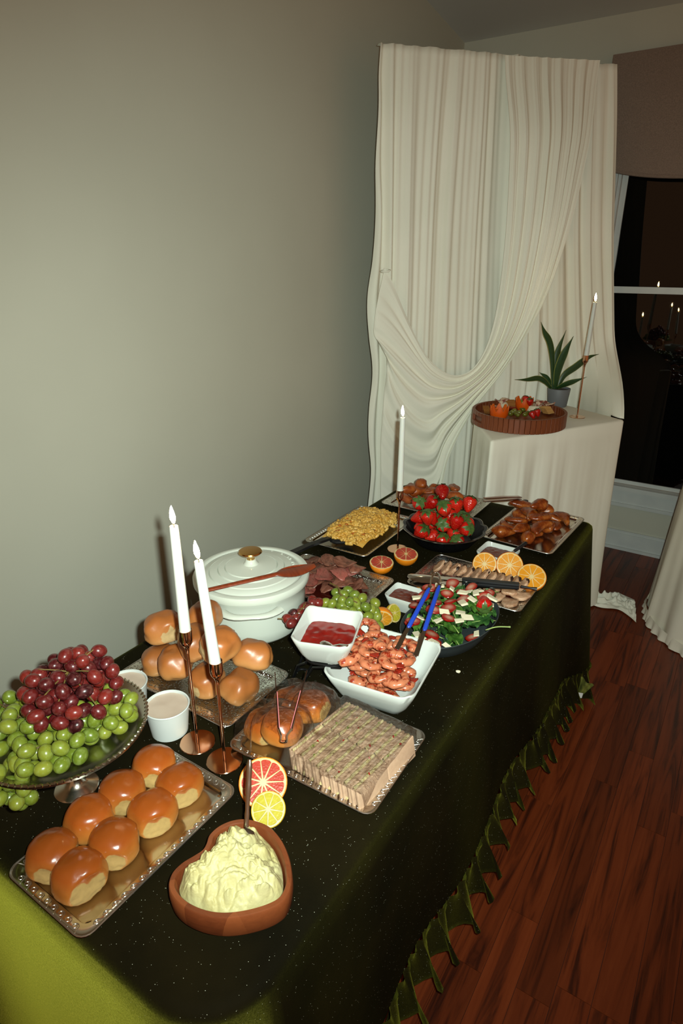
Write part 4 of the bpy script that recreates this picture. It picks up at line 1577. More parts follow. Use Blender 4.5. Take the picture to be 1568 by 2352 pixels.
gpx = [(450, 230, .1), (505, 240, .1), (545, 145, .095), (580, 255, .1), (592, 212, .112), (640, 262, .1), (690, 165, .1), (720, 275, .098), (755, 190, .105), (785, 265, .112), (860, 230, .1), (828, 288, .098), (803, 342, .095),
       (862, 302, .09), (875, 348, .08), (840, 412, .07), (892, 425, .062), (800, 440, .06), (822, 478, .045), (640, 130, .095), (655, 222, .115), (545, 200, .1), (600, 160, .105), (700, 225, .112), (770, 400, .07), (850, 460, .045), (610, 300, .098), (680, 300, .098)]
pts = []
for x, y, z in gpx:
    p = at(620 + x * 0.2806, 1320 + y * 0.2806, T + z)
    pts.append((p.x, p.y, p.z, 0.0128))
b = bunch('small green grape bunch tumbling off the wooden footed board', pts, G_GRN, tuple(WC))
sp1 = [at(758, 1339, T + 0.125), at(777, 1350, T + 0.13), at(783, 1366, T + 0.125), at(820, 1384, T + 0.12)]
part('stem', tube([p - WC for p in smoothline(sp1, 14)], 0.0019, 7), M_stem, b)
stems(b, pts, tuple(WC), 5)
rpx = [(205, 235, .102), (272, 272, .104), (350, 240, .1), (240, 328, .1), (215, 372, .1), (175, 412, .098), (150, 388, .096), (310, 322, .1), (398, 240, .1), (300, 215, .1), (180, 330, .098), (255, 385, .098), (330, 280, .118)]
pts = []
for x, y, z in rpx:
    p = at(620 + x * 0.2806, 1320 + y * 0.2806, T + z)
    d = Vector((p.x - OC[0], p.y - OC[1], 0))
    if d.length < 0.178:                 # clear of the pot
        d = d.normalized() * 0.178
    pts.append((OC[0] + d.x, OC[1] + d.y, max(p.z, T + 0.104), 0.0132))
b = bunch('few dark red grapes on the wooden board beside the dutch oven', pts, G_RED, tuple(WC))
stems(b, pts, tuple(WC), 4)
part('stem', tube([p - WC for p in smoothline([at(690, 1420, T + .1), at(665, 1422, T + .105), at(638, 1421, T + .11)], 8)], 0.0016, 6), M_stem, b)

# ---------------------------------------------------------------- finger sandwiches, wrapped
k = NT('wheat_bread')
oc = k.coord('Object')
k.set(col=k.mix(k.noise(oc, 130, 4), lin((182, 144, 116)), lin((204, 170, 140))), rough=0.85)
k.bump(k.noise(oc, 320, 4), 0.3, 0.0012)
M_bread = k.m
M_fill = mat('egg_filling', (212, 194, 150), 0.6, c2=(194, 172, 116), ns=120, bump=(160, 0.6, 0.003))
M_pep = mat('red_pepper_bit', (176, 26, 22), 0.35)
M_cel = mat('green_celery_bit', (134, 150, 60), 0.4)
ang = math.radians(90 - 6)
SWC = Vector((-0.497, 0.798, T))
bl_ = rbox(0.088, 0.0066, 0.048, 0.0020, 3)
BREAD = mesh('bread_slice', bl_, M_bread, True, 0.9)


def fill_piece(sd):
    return mesh('filling', warp(surf(30, 10, lambda u, v: (-0.043 + 0.086 * u, 0.0052 * math.cos(2 * PI * v), 0.001 + 0.0245 * math.sin(2 * PI * v)), cv=True),
                            lambda p: p + Vector((0, 0.0012 * nz(p.x * 130, p.z * 80, sd), (0.0022 * nz(p.x * 110, p.y * 200, sd + 3) + 0.0012) * (p.z > 0.01)))), M_fill, True, 3)


FILLS = [fill_piece(s) for s in (1, 7, 13)]
BIT = mesh('bit', move(rbox(0.005, 0.0035, 0.003, 0.0006, 1)), M_pep, False)
BITG = mesh('bit', move(rbox(0.005, 0.003, 0.003, 0.0006, 1)), M_cel, False)
rg = random.Random(21)
for i in range(8):
    for j in (0, 1):
        off = Vector(((j - 0.5) * 0.0895 + rg.uniform(-.0015, .0015), (i - 3.5) * -0.0212, 0))
        w_ = Matrix.Rotation(ang, 3, 'Z') @ off
        lean = -0.16 + 0.03 * rg.uniform(-1, 1)
        sw = thing('finger_sandwich', 'crustless brown bread finger sandwich with egg filling, under film on the tray', 'sandwich', (SWC.x + w_.x, SWC.y + w_.y, T + 0.0285), (lean, 0, ang), 'rows of finger sandwiches')
        part('bread_slice', BREAD, None, sw, (0, 0.0068, 0), (0, 0, rg.uniform(-.02, .02)))
        part('bread_slice', BREAD, None, sw, (0, -0.0068, 0), (0, 0, PI + rg.uniform(-.02, .02)))
        part('filling', FILLS[(i + j) % 3], None, sw)
        for q in range(rg.choice((1, 1, 2))):
            part('filling_bit', BIT if rg.random() < 0.6 else BITG, None, sw, (rg.uniform(-.04, .04), rg.uniform(-.003, .003), 0.0245), rr(rg))
bms2 = [bun_mesh('bun', 0.0415, 0.040, 0.058, 2.2, t_, M_bun, i + 2) for i, t_ in enumerate([[(-0.6, 0.84)], []])]
for i, (px, py, z, a) in enumerate(((594, 1655, .034, .2), (648, 1607, .04, 1.0), (710, 1637, .044, .4), (648, 1692, .046, .1))):
    p = at(px, py, T + z)
    solo('bun', bms2[i % 2], None, ('wrapped shiny bun nearest the candlestick foot', 'wrapped shiny bun nearest the heap of dinner rolls', 'wrapped shiny bun nearest the shrimp bowl', 'wrapped shiny bun under the bend of the pink tongs')[i], 'bun', (p.x, p.y, T + z - 0.029), (0.1, 0.12, a), 'four buns on the sandwich tray')

k = NT('cling_film')
tr = k.n('ShaderNodeBsdfTransparent')
gl = k.n('ShaderNodeBsdfGlossy')
gl.inputs['Roughness'].default_value = 0.06
fr = k.n('ShaderNodeFresnel')
fr.inputs['IOR'].default_value = 1.42
oc = k.coord('Object')
nb = k.noise(oc, 70, 5, 0.65, 1.6)
bp = k.n('ShaderNodeBump')
bp.inputs['Strength'].default_value = 1.0
bp.inputs['Distance'].default_value = 0.004
k.l(nb, bp.inputs['Height'])
k.l(bp.outputs[0], gl.inputs['Normal'])
k.l(bp.outputs[0], fr.inputs['Normal'])
mx = k.n('ShaderNodeMixShader')
k.l(k.math('ADD', k.math('MULTIPLY', fr.outputs[0], 0.9), 0.012), mx.inputs[0])
k.l(tr.outputs[0], mx.inputs[1])
k.l(gl.outputs[0], mx.inputs[2])
k.l(mx.outputs[0], k.t.nodes['Material Output'].inputs['Surface'])
M_film = k.m

# ---------------------------------------------------------------- tongs, spoons
def strip(pts, w, th, nrm=None):
    """flat bar along pts with width w (list or number) and thickness th"""
    pts = [Vector(p) for p in pts]
    n_ = len(pts)
    ws_ = w if isinstance(w, (list, tuple)) else [w] * n_
    out = []
    for i, p in enumerate(pts):
        t_ = (pts[min(i + 1, n_ - 1)] - pts[max(i - 1, 0)]).normalized()
        s_ = (nrm if nrm is not None else Vector((0, 0, 1)))
        s_ = t_.cross(s_).normalized()
        u_ = s_.cross(t_).normalized()
        out.append([p + s_ * (ws_[i] / 2) + u_ * (th / 2), p - s_ * (ws_[i] / 2) + u_ * (th / 2), p - s_ * (ws_[i] / 2) - u_ * (th / 2), p + s_ * (ws_[i] / 2) - u_ * (th / 2)])
    return loft(out)


M_blue = mat('blue_grip', (28, 62, 168), 0.25)
M_pink = mat('pink_reflection', (214, 122, 124), 0.3)
M_brownsteel = silver_mat('warm_steel', (150, 112, 96), 0.22)
# blue handled tongs in the shrimp
tl0, tl1 = at(909, 1545, T + 0.066), at(985, 1398, T + 0.145)
tr0, tr1 = at(952, 1560, T + 0.066), at(1007, 1392, T + 0.145)
bend = at(997, 1366, T + 0.155)
tg = thing('tongs', 'steel tongs with blue grips resting in the shrimp bowl', 'tongs', tuple(bend))
nrm_ = (tl1 - tl0).cross(tr0 - tl0).normalized()
side = (tr1 - tl1).normalized()
for a_, b_ in ((tl0, tl1), (tr0, tr1)):
    ar_ = part('arm', strip([a_ - bend, a_.lerp(b_, 0.33) - bend, b_ - bend], [0.011, 0.009, 0.009], 0.0022, nrm_), M_steel, tg)
    part('grip', tube([a_.lerp(b_, t_) - bend for t_ in (0.32, 0.34, 0.6, 0.9, 0.96)], [0.003, 0.0052, 0.0054, 0.0052, 0.003], 10), M_blue, ar_)
part('spring_bend', tube(smoothline([tl1 - bend, tl1.lerp(bend, 0.6) - bend - side * 0.006, Vector((0, 0, 0)), tr1.lerp(bend, 0.6) - bend + side * 0.006, tr1 - bend], 16), 0.004, 8, flat=(0.5, 1.2)), M_steel, tg)
# tongs on the buns; pink strips stand for the reflection on their inner faces
pa, pb = at(640, 1690, T + 0.098), at(632, 1560, T + 0.118)
pc, pd_ = at(671, 1690, T + 0.098), at(705, 1556, T + 0.118)
pe_ = at(651, 1718, T + 0.085)
tg = thing('tongs', 'narrow warm steel tongs with a painted pink reflection inside, lying over the wrapped buns', 'tongs', tuple(pe_))
for a_, b_, s_ in ((pa, pb, 1), (pc, pd_, -1)):
    sd_ = (pc - pa).normalized() * s_
    ar_ = part('arm', strip([a_ - pe_, a_.lerp(b_, 0.6) - pe_, b_ - pe_], [0.011, 0.008, 0.004], 0.0018, sd_), M_brownsteel, tg)
    part('reflection_strip', strip([a_ + sd_ * 0.002 - pe_, a_.lerp(b_, 0.62) + sd_ * 0.002 - pe_], [0.008, 0.006], 0.0014, sd_), M_pink, ar_)  # reflection in the steel, put in as a pink strip
u_ = [pa, pa.lerp(pe_, 0.55) + (pa - pc) * 0.02, pe_ + (pa - pe_).project(pa - pc) * 0.45, pe_ + (pc - pe_).project(pa - pc) * 0.45, pc.lerp(pe_, 0.55), pc]
part('bend', tube([q - pe_ for q in smoothline(u_, 18)], 0.003, 8, True, (0.4, 2.4)), M_steel, tg)

# scalloped tongs across the pork
h0, h1 = at(936, 1322, T + 0.07), at(1192, 1347, T + 0.085)
tg = thing('tongs', 'long steel tongs with dark grip and scalloped head lying across the pork', 'tongs', tuple(h0))
ax = h1 - h0
Lx = ax.length
an = Euler((0, -math.asin(ax.z / Lx), math.atan2(ax.y, ax.x))).to_matrix().to_4x4()
for k_, zo in enumerate((0.0, -0.016)):
    head = []
    for i in range(15):
        t_ = i / 14
        w_ = 0.008 + 0.016 * math.sin(PI * min(1, t_ ** 0.7) * 0.9) + 0.0022 * abs(math.sin(t_ * 18))
        x_ = 0.105 * t_
        head.append([(x_, w_ * math.cos(a), zo + 0.006 * math.sin(PI * t_) * (1 - (math.cos(a)) ** 2 * 1.8) + 0.0013 * math.sin(a)) for a in [2 * PI * j / 12 for j in range(12)]])
    part('head', xf(loft(head), an), M_steel, tg)
    ar_ = part('arm', xf(strip([(0.09, 0, zo + 0.002), (0.16, 0, zo + 0.003), (Lx, 0, zo * 0.4 + 0.003)], [0.018, 0.02, 0.019], 0.003), an), M_steel, tg)
    part('grip', xf(loft([[(x_, y * w_, zo * (0.8 - 0.4 * x_ / Lx) + 0.0035 + z * 0.006) for y, z in ((1, -.3), (1, .5), (.7, 1), (-.7, 1), (-1, .5), (-1, -.3))] for x_, w_ in ((Lx * 0.5, .004), (Lx * 0.515, .009), (Lx * 0.75, .0105), (Lx * 0.985, .010), (Lx * 1.0, .009))]), an), M_black, ar_)
e0 = at(1196, 1347, T + 0.08)
e1 = at(1232, 1353, T + 0.075)
part('lock_loop', tube([e0 - h0, e0.lerp(e1, 0.6) - h0, e1 - h0], [0.004, 0.003, 0.0055], 8), M_black, tg)

# dark tongs by the far wings
q0, q1 = at(1110, 1168, T + 0.075), at(1192, 1161, T + 0.045)
tg = thing('tongs', 'dull grey tongs reaching out from under the far wings', 'tongs', tuple(q0))
for o_ in (0.0, 0.012):
    part('arm', strip([Vector((0, 0, o_)), (q1 - q0) * 0.5 + Vector((0, 0, o_)), (q1 - q0) + Vector((0, 0, o_ * 0.6))], [0.012, 0.016, 0.018], 0.003), M_brownsteel, tg)
q2 = at(1205, 1163, T + 0.02)
part('end_cap', move(lathe([(0, 0), (0.011, 0.0), (0.012, 0.006), (0.010, 0.016), (0, 0.018)], 16), tuple(q2 - q0 - Vector((0, 0, 0.019)))), M_black, tg)

# spreader in the far sauce bowl
q0, q1 = at(1158, 1282, T + 0.046), at(1209, 1246, T + 0.075)
tg = thing('spreader', 'small spreader with black handle resting in the far brown sauce bowl', 'spreader', tuple(q0))
part('blade', strip([Vector((0, 0, 0)), (q1 - q0) * 0.2, (q1 - q0) * 0.5], [0.006, 0.014, 0.009], 0.0016), M_steel, tg)
part('handle', tube([(q1 - q0) * t_ for t_ in (0.44, 0.48, 0.75, 0.97, 1.0)], [0.004, 0.0055, 0.0055, 0.006, 0.003], 8), M_black, tg)

# black serving spoon in the macaroni
q0, q1 = at(756, 1236, T + 0.03), at(658, 1276, T + 0.055)
tg = thing('serving_spoon', 'black plastic serving spoon pushed under the macaroni', 'spoon', tuple(q0))
part('handle', strip([Vector((0, 0, 0)), (q1 - q0) * 0.5 + Vector((0, 0, 0.004)), q1 - q0], [0.018, 0.020, 0.024], 0.009), M_black, tg)
part('bowl', move(ico(2), (0.03, 0.03, -0.008), (0, 0, 0.9), (0.045, 0.032, 0.012)), M_black, tg)

# ---------------------------------------------------------------- shrimp
k = NT('seasoned_shrimp')
oc = k.coord('Object')
c = k.mix(k.noise(oc, 60, 3), lin((184, 92, 56)), lin((200, 132, 96)))
c = k.mix(k.ramp(k.noise(oc, 95, 5, 0.65), [(0.5, 0.0), (0.62, 1.0)]), c, lin((142, 38, 14)))
c = k.mix(k.ramp(k.noise(oc, 48, 5, 0.7), [(0.62, 0.0), (0.72, 0.85)]), c, lin((70, 34, 18)))
k.set(col=c, rough=0.3, spec=0.55)
k.bump(k.noise(oc, 200, 4), 0.3, 0.0015)
M_shrimp = k.m
M_tail = mat('shrimp_tail', (160, 40, 22), 0.3, c2=(96, 26, 16), ns=90)


def shrimp_body(seed):
    pts, rs = [], []
    n_ = 44
    for i in range(n_):
        t = i / (n_ - 1)
        a = -0.4 + t * (4.3 + 0.5 * math.sin(seed))
        q = 0.0185 - 0.005 * t
        pts.append((q * math.cos(a), q * math.sin(a), 0.003 * math.sin(t * 3 + seed)))
        rs.append((0.0098 - 0.0052 * t) * (1 + 0.16 * abs(math.sin(t * 19)) ** 2) * (0.55 + 0.45 * sstep(0, 0.12, t)))
    b = tube(pts, rs, 12, True, (1.12, 0.8))
    e, e2 = Vector(pts[-1]), (Vector(pts[-1]) - Vector(pts[-2])).normalized()
    s = e2.cross(Vector((0, 0, 1)))
    fans = []
    for sg in (-1, 0, 1):
        d = (e2 + s * 0.45 * sg).normalized()
        fans.append(tube([e - e2 * 0.002, e + d * 0.006, e + d * 0.013, e + d * 0.017], [0.0028, 0.0036, 0.0036, 0.001], 6, flat=(1.0, 0.35)))
    return mesh('body', b, M_shrimp, True, 3), mesh('tail', merge(*fans), M_tail, True, 3)


SHR = [shrimp_body(s) for s in (0.3, 1.4, 2.6)]
rg = random.Random(2)


def bowl_z(x, y):
    return 0.020 + 0.5 * max(0, max(abs(x) / sbw, abs(y) / sbh) - 0.22)


pl = droppile(25, in_rect(-sbw * 0.36, sbw * 0.25, -sbh * 0.36, sbh * 0.26), 0.0175, bowl_z, None, 10, lambda x, y: 0.30 * math.hypot(x + 0.01, y + 0.01), 12)
Mb = Matrix.Translation((SBC.x, SBC.y, T)) @ Matrix.Rotation(sba, 4, 'Z')
for i, (x, y, z, r) in enumerate(pl):
    w = Mb @ Vector((x, y, z))
    s_ = thing('shrimp', 'curled pink seasoned shrimp in the big white square bowl', 'shrimp', tuple(w), (rg.uniform(-0.8, 0.8), rg.uniform(-0.8, 0.8), rg.uniform(0, 6.3)), 'shrimp in the white bowl')
    bm_, tm_ = SHR[i % 3]
    part('body', bm_, None, s_, (0, 0, 0), (0, 0, 0), 1.28)
    part('tail', tm_, None, s_, (0, 0, 0), (0, 0, 0), 1.28)

# ---------------------------------------------------------------- strawberries
k = NT('strawberry_skin')
oc = k.coord('Object')
vo = k.n('ShaderNodeTexVoronoi')
vo.inputs['Scale'].default_value = 5.5
k.l(oc, vo.inputs['Vector'])
seed_ = k.ramp(vo.outputs['Distance'], [(0.12, 1.0), (0.2, 0.0)])
oi = k.n('ShaderNodeObjectInfo')
c = k.ramp(oi.outputs['Random'], [(0.0, lin((150, 10, 10))), (0.5, lin((186, 20, 14))), (1.0, lin((204, 36, 22)))])
k.set(col=k.mix(seed_, c, lin((206, 130, 50))), rough=0.24, spec=0.55)
k.bump(vo.outputs['Distance'], 0.5, 0.0015)
M_berry = k.m
M_leafb = mat('calyx_green', (54, 82, 34), 0.5, c2=(82, 108, 50), ns=80)
bv_ = warp(lathe([(0, -1.25), (0.18, -1.22), (0.42, -0.95), (0.68, -0.5), (0.9, 0.02), (0.98, 0.35), (0.86, 0.68), (0.5, 0.86), (0.2, 0.88), (0, 0.84)], 18), lambda p: p * (1 + 0.06 * nz(p.x * 1.4, p.y * 1.4, p.z * 1.4)))
BERRY = mesh('berry', bv_, M_berry, True, 3)
cx_ = []
for i in range(8):
    a = 2 * PI * i / 8
    lf = surf(5, 2, lambda u, v: (0.1 + 0.95 * u, (v - 0.5) * 0.52 * math.sin(PI * min(0.98, u * 0.8 + 0.2)), 0.9 + 0.16 * math.sin(u * 2.4) - 0.45 * u * u + 0.05 * abs(v - 0.5)))
    lf2 = ([(x, y, z + 0.035) for x, y, z in lf[0]], lf[1])
    cx_.append(xf(merge(lf, lf2), Matrix.Rotation(a + 0.2 * (i % 3), 4, 'Z') @ Matrix.Rotation(0.25 * ((i * 7) % 3 - 1) * 0.6, 4, 'Y')))
cx_.append(tube([(0, 0, 0.85), (0.03, 0, 1.1), (0.1, 0, 1.3)], 0.06, 6))
CALYX = mesh('calyx', merge(*cx_), M_leafb, True, 1)


def sb_z(x, y):
    return T + 0.016 + 0.06 * sstep(0.06, 0.12, math.hypot(x - SBX.x, y - SBX.y))


rg = random.Random(9)
pl = droppile(27, in_ellipse(SBX.x, SBX.y, 0.103, 0.103), 0.0225, sb_z, None, 9, lambda x, y: 0.35 * math.hypot(x - SBX.x, y - SBX.y), 6)
for x, y, z, r in pl:
    out = Vector((x - SBX.x, y - SBX.y, 0.06)).normalized()
    t_ = thing('strawberry', 'ripe whole strawberry with green cap in the dark scalloped bowl', 'strawberry', (x, y, z), (rg.uniform(-1.35, 1.35), rg.uniform(-1.35, 1.35), rg.uniform(0, 6.3)), 'strawberries in the scalloped bowl', rg.uniform(0.0235, 0.0275))
    part('berry', BERRY, None, t_)
    part('calyx', CALYX, None, t_)

# ---------------------------------------------------------------- chicken wings
def wing_mat(name, a, b, c_, rough):
    k = NT(name)
    oc = k.coord('Object')
    f = k.noise(oc, 34, 5, 0.65)
    c = k.ramp(f, [(0.3, lin(a)), (0.5, lin(b)), (0.72, lin(c_))])
    k.set(col=c, rough=rough, spec=0.6)
    k.bump(k.noise(oc, 120, 5, 0.6), 0.5, 0.003)
    return k.m


M_wing1 = wing_mat('fried_wing_skin', (92, 34, 10), (150, 68, 22), (178, 98, 40), 0.34)
M_wing2 = wing_mat('glazed_wing_skin', (74, 24, 8), (132, 56, 16), (176, 104, 42), 0.18)


def wing_mesh(m, seed, kind):
    """a drumette, a flat or a bent two-part wing, lumpy with crust"""
    def f(p):
        x = p.x
        if kind == 0:
            r = 0.0165 + 0.0075 * math.sin((x + 0.35) * 1.9)
            r *= 1 + 0.25 * sstep(-0.8, -1.0, x)
            q = Vector((x * 0.042, p.y * r * 1.05, p.z * r))
        elif kind == 1:
            q = Vector((x * 0.041, p.y * 0.0205 * (1 - 0.12 * x), p.z * 0.0125 * (1 - 0.3 * math.exp(-(p.y / 0.25) ** 2))))
        else:
            q = Vector((x * 0.05, p.y * 0.017 * (1.15 - 0.35 * x) - 0.026 * abs(x) ** 1.7 + 0.012, p.z * 0.0165))
        n1 = noise.noise(q * 48 + Vector((seed * 7.3, 0, 0)))
        n2 = noise.noise(q * 110 + Vector((0, seed * 3.1, 0)))
        n3 = noise.noise(q * 230 + Vector((0, 0, seed * 5.7)))
        return q + p.normalized() * (0.0052 * n1 + 0.0028 * abs(n2) + 0.0012 * n3)
    return mesh('chicken_wing', warp(ico(3), f), m, True, 3)


rg = random.Random(14)
for (M_, cx, cy, hx, hy, rot, nn, lab, grp) in ((M_wing1, -0.955, 2.15, 0.11, 0.065, 0.0, 16, 'crisp browned chicken wing heaped on the tray behind the strawberries', 'wings behind the strawberries'),
                                               (M_wing2, -0.56, 2.11, 0.082, 0.135, -0.05, 21, 'sticky glazed chicken wing on the beaded tray at the far corner', 'glazed wings')):
    ms = [wing_mesh(M_, s, s % 3) for s in range(6)]
    rad = 0.0175
    pl = droppile(nn, in_rect(-hx, hx, -hy, hy), rad, 0.0, None, 12, (lambda x, y: 0.35 * math.hypot(x + 0.03, y)) if M_ is M_wing1 else None, 31)
    Mr = Matrix.Rotation(rot, 3, 'Z')
    for i, (x, y, z, r) in enumerate(pl):
        w = Mr @ Vector((x, y, 0))
        solo('chicken_wing', ms[i % 6], None, lab, 'chicken wing', (cx + w.x, cy + w.y, T + 0.003 + z * 0.93), (rg.uniform(-.3, .3), rg.uniform(-.15, .15), rg.uniform(0, 6.3)), grp)

# ---------------------------------------------------------------- macaroni and cheese
M_mac = mat('cheesy_macaroni', (206, 152, 60), 0.32, c2=(224, 180, 92), ns=40, spec=0.5)
M_crust = mat('browned_cheese', (150, 64, 22), 0.35, c2=(196, 112, 40), ns=60)
rg = random.Random(4)
el = []
base_el = [tube([(0.010 * math.cos(a) - 0.005, 0.010 * math.sin(a), 0) for a in [-1.15 + 2.3 * i / 5 for i in range(6)]], 0.0043, 6, True)]


def mac_h(x, y):
    e = max(0, 1 - (abs(x) / 0.092) ** 3.2) * max(0, 1 - (abs(y) / 0.155) ** 3.4)
    return 0.004 + 0.034 * e ** 0.5 + 0.012 * nz(x * 22, y * 22, 4) * e


cnt = 0
while cnt < 700:
    x, y = rg.uniform(-0.086, 0.086), rg.uniform(-0.15, 0.15)
    if abs(x / 0.086) ** 3 + abs(y / 0.15) ** 3 > 1.0 + 0.25 * nz(x * 40, y * 40, 2):
        continue
    cnt += 1
    el.append(move(base_el[0], (x, y, mac_h(x, y) + rg.uniform(-0.001, 0.0035)), (rg.uniform(-0.7, 0.7), rg.uniform(-0.7, 0.7), rg.uniform(0, 6.3)), rg.uniform(1.05, 1.4)))
mc = thing('macaroni_and_cheese', 'slab of yellow macaroni and cheese with browned spots on its tray', 'macaroni', (-1.058, 1.752, T + 0.0105), 0.02)
part('macaroni', merge(*el), M_mac, mc, kind='stuff', ang=3)
part('cheese_sauce', surf(30, 44, lambda u, v: ((u - .5) * 0.165, (v - .5) * 0.29, max(0.0, mac_h((u - .5) * 0.165, (v - .5) * 0.29) - 0.002))), M_mac, mc, ang=3)
for i in range(16):
    x, y = rg.uniform(-0.07, 0.07), rg.uniform(-0.13, 0.13)
    part('browned_patch', warp(move(ico(2), (0, 0, 0), (0, 0, rg.uniform(0, 3)), (rg.uniform(.007, .016), rg.uniform(.005, .009), 0.004)), lambda p: p + Vector((.004 * nz(p.x * 150, p.y * 150, i), .004 * nz(p.y * 150, p.x * 150, i), 0))), M_crust, mc, (x, y, mac_h(x, y) + 0.004))

# ---------------------------------------------------------------- roast beef and pork
def meat_mat(name, a, b, c_, rough=0.3):
    k = NT(name)
    oc = k.coord('Object', (1, 2.2, 1))
    f = k.noise(oc, 42, 5, 0.6, 0.8)
    c = k.ramp(f, [(0.3, lin(a)), (0.5, lin(b)), (0.7, lin(c_))])
    oi = k.n('ShaderNodeObjectInfo')
    hs = k.n('ShaderNodeHueSaturation')
    mr = k.n('ShaderNodeMapRange')
    mr.inputs['To Min'].default_value = 0.75
    mr.inputs['To Max'].default_value = 1.2
    k.l(oi.outputs['Random'], mr.inputs[0])
    k.l(mr.outputs[0], hs.inputs['Value'])
    k.l(c, hs.inputs['Color'])
    k.set(col=hs.outputs[0], rough=rough, spec=0.5)
    k.bump(k.noise(oc, 90, 5, 0.6), 0.5, 0.003)
    return k.m


M_beef = meat_mat('roast_beef', (70, 40, 30), (124, 74, 58), (150, 98, 80))
M_beefpink = meat_mat('rare_beef', (120, 54, 46), (156, 84, 74), (112, 66, 54))
M_char = mat('charred_edge', (34, 18, 14), 0.4, c2=(58, 30, 20), ns=80)


def slice_mesh(name, m, rx, ry, th, bend, seed, n=18):
    """an irregular slice of meat with thickness and a curl"""
    ring = []
    for lay, (s, z) in enumerate(((0.55, -th), (0.93, -th), (1.0, -th * 0.5), (1.0, -th * 0.2), (0.94, 0), (0.5, 0.0))):
        o = []
        for i in range(n):
            a = 2 * PI * i / n
            q = 1 + 0.30 * nz(math.cos(a) * 1.6 + seed, math.sin(a) * 1.6, seed)
            x, y = rx * q * s * math.cos(a), ry * q * s * math.sin(a)
            o.append((x, y, z + bend * (x / rx) ** 2 * rx + 0.004 * nz(x * 60 + seed, y * 60, 1)))
        ring.append(o)
    return mesh(name, loft(ring), m, True, 1.2)


rg = random.Random(6)
bm_ = [slice_mesh('beef_slice', (M_beef, M_beefpink)[i % 3 == 1], 0.036, 0.024, 0.006, (-0.35, 0.25, -0.6, 0.1)[i % 4], i * 3.7) for i in range(8)]
BC = Vector((-0.962, 1.37, 0))
pl = droppile(30, in_ellipse(BC.x, BC.y, 0.118, 0.07), 0.0135, T + 0.002, None, 8, lambda x, y: 0.28 * math.hypot(x - BC.x, y - BC.y), 15)
for i, (x, y, z, r) in enumerate(pl):
    zz = T + 0.007 + (z - T - 0.002) * 0.8
    solo('beef_slice', bm_[i % 8], None, 'thin curled slice of roast beef in the heap beside the dutch oven', 'roast beef', (x, y, zz), (rg.uniform(-.3, .3), rg.uniform(-.3, .3), rg.uniform(0, 6.3)), 'sliced roast beef')
M_jus = mat('meat_juice', (60, 16, 10), 0.08, spec=0.6)
jp = lathe([(0, 0.0012), (0.6, 0.0012), (0.95, 0.001), (1.0, 0.0)], 40, 0.13, 0.085)
solo('meat_juice', jp, M_jus, 'dark red meat juice pooled on the roast beef tray', 'meat juice', (-0.945, 1.365, T + 0.0030), 0.02)
solo('meat_juice', move(jp, (0, 0, 0), (0, 0, 0), (0.8, 0.6, 1)), M_jus, 'brown meat juice pooled under the sliced pork', 'meat juice', (-0.55, 1.60, T + 0.0030), 0.0)

M_pork = meat_mat('roast_pork', (168, 118, 88), (196, 154, 122), (206, 170, 140), 0.32)
pk = [slice_mesh('pork_slice', M_pork, 0.026, 0.021, 0.009, 0.0, i * 2.3 + 1) for i in range(4)]
pa_, pb_ = at(1005, 1302, T + 0.024), at(1196, 1345, T + 0.026)
for i in range(12):
    t_ = i / 11
    p = pa_.lerp(pb_, t_)
    dd = (pb_ - pa_).normalized()
    e = (dd * -1 + Vector((0, 0, 0.75)) + Vector((0.25, -0.25, 0))).to_track_quat('Z', 'Y').to_euler()
    o = thing('pork_slice', 'thick slice of roast pork in the overlapping row under the tongs', 'pork', tuple(p), (e.x, e.y, e.z), 'sliced roast pork row')
    part('meat', pk[i % 4], None, o, (0, 0, 0), (0, 0, rg.uniform(0, 6)))
    a0 = rg.uniform(0.6, 2.2)
    part('charred_edge', tube([(0.0265 * math.cos(a0 + s_), 0.0215 * math.sin(a0 + s_), -0.006 + 0.002 * s_) for s_ in (0, .25, .5, .8, 1.1)], [0.001, 0.0045, 0.0055, 0.004, 0.001], 7), M_char, o)
for px, py, z in ((1150, 1376, .02), (1172, 1384, .02), (1190, 1372, .022), (1140, 1362, .02), (1046, 1349, .02), (1066, 1352, .02), (1165, 1362, .03)):
    p = at(px, py, T + z)
    solo('pork_slice', pk[px % 4], None, 'end piece of roast pork lying beside the salad dish', 'pork', tuple(p), (rg.uniform(-.4, .4), rg.uniform(-.4, .4), rg.uniform(0, 6)), 'pork end pieces')

# ---------------------------------------------------------------- salad
def kale(seed, m):
    def f(u, v):
        w = 0.021 * math.sin(PI * min(0.97, 0.12 + 0.86 * u)) ** 0.7
        s = (v - 0.5) * 2
        fr_ = abs(s) ** 2 * 0.007 * math.sin(u * 19 + 7 * s + seed * 3)
        return -0.03 + 0.06 * u, s * w * (1 + 0.18 * math.sin(u * 24 + seed)), 0.008 * math.sin(u * 2.6 + seed) + fr_ + 0.004 * s * s
    a = surf(16, 6, f)
    b = ([(x, y, z - 0.0009) for x, y, z in a[0]], [q[::-1] for q in a[1]])
    return mesh('leaf_blade', merge(a, b), m, True, 3)


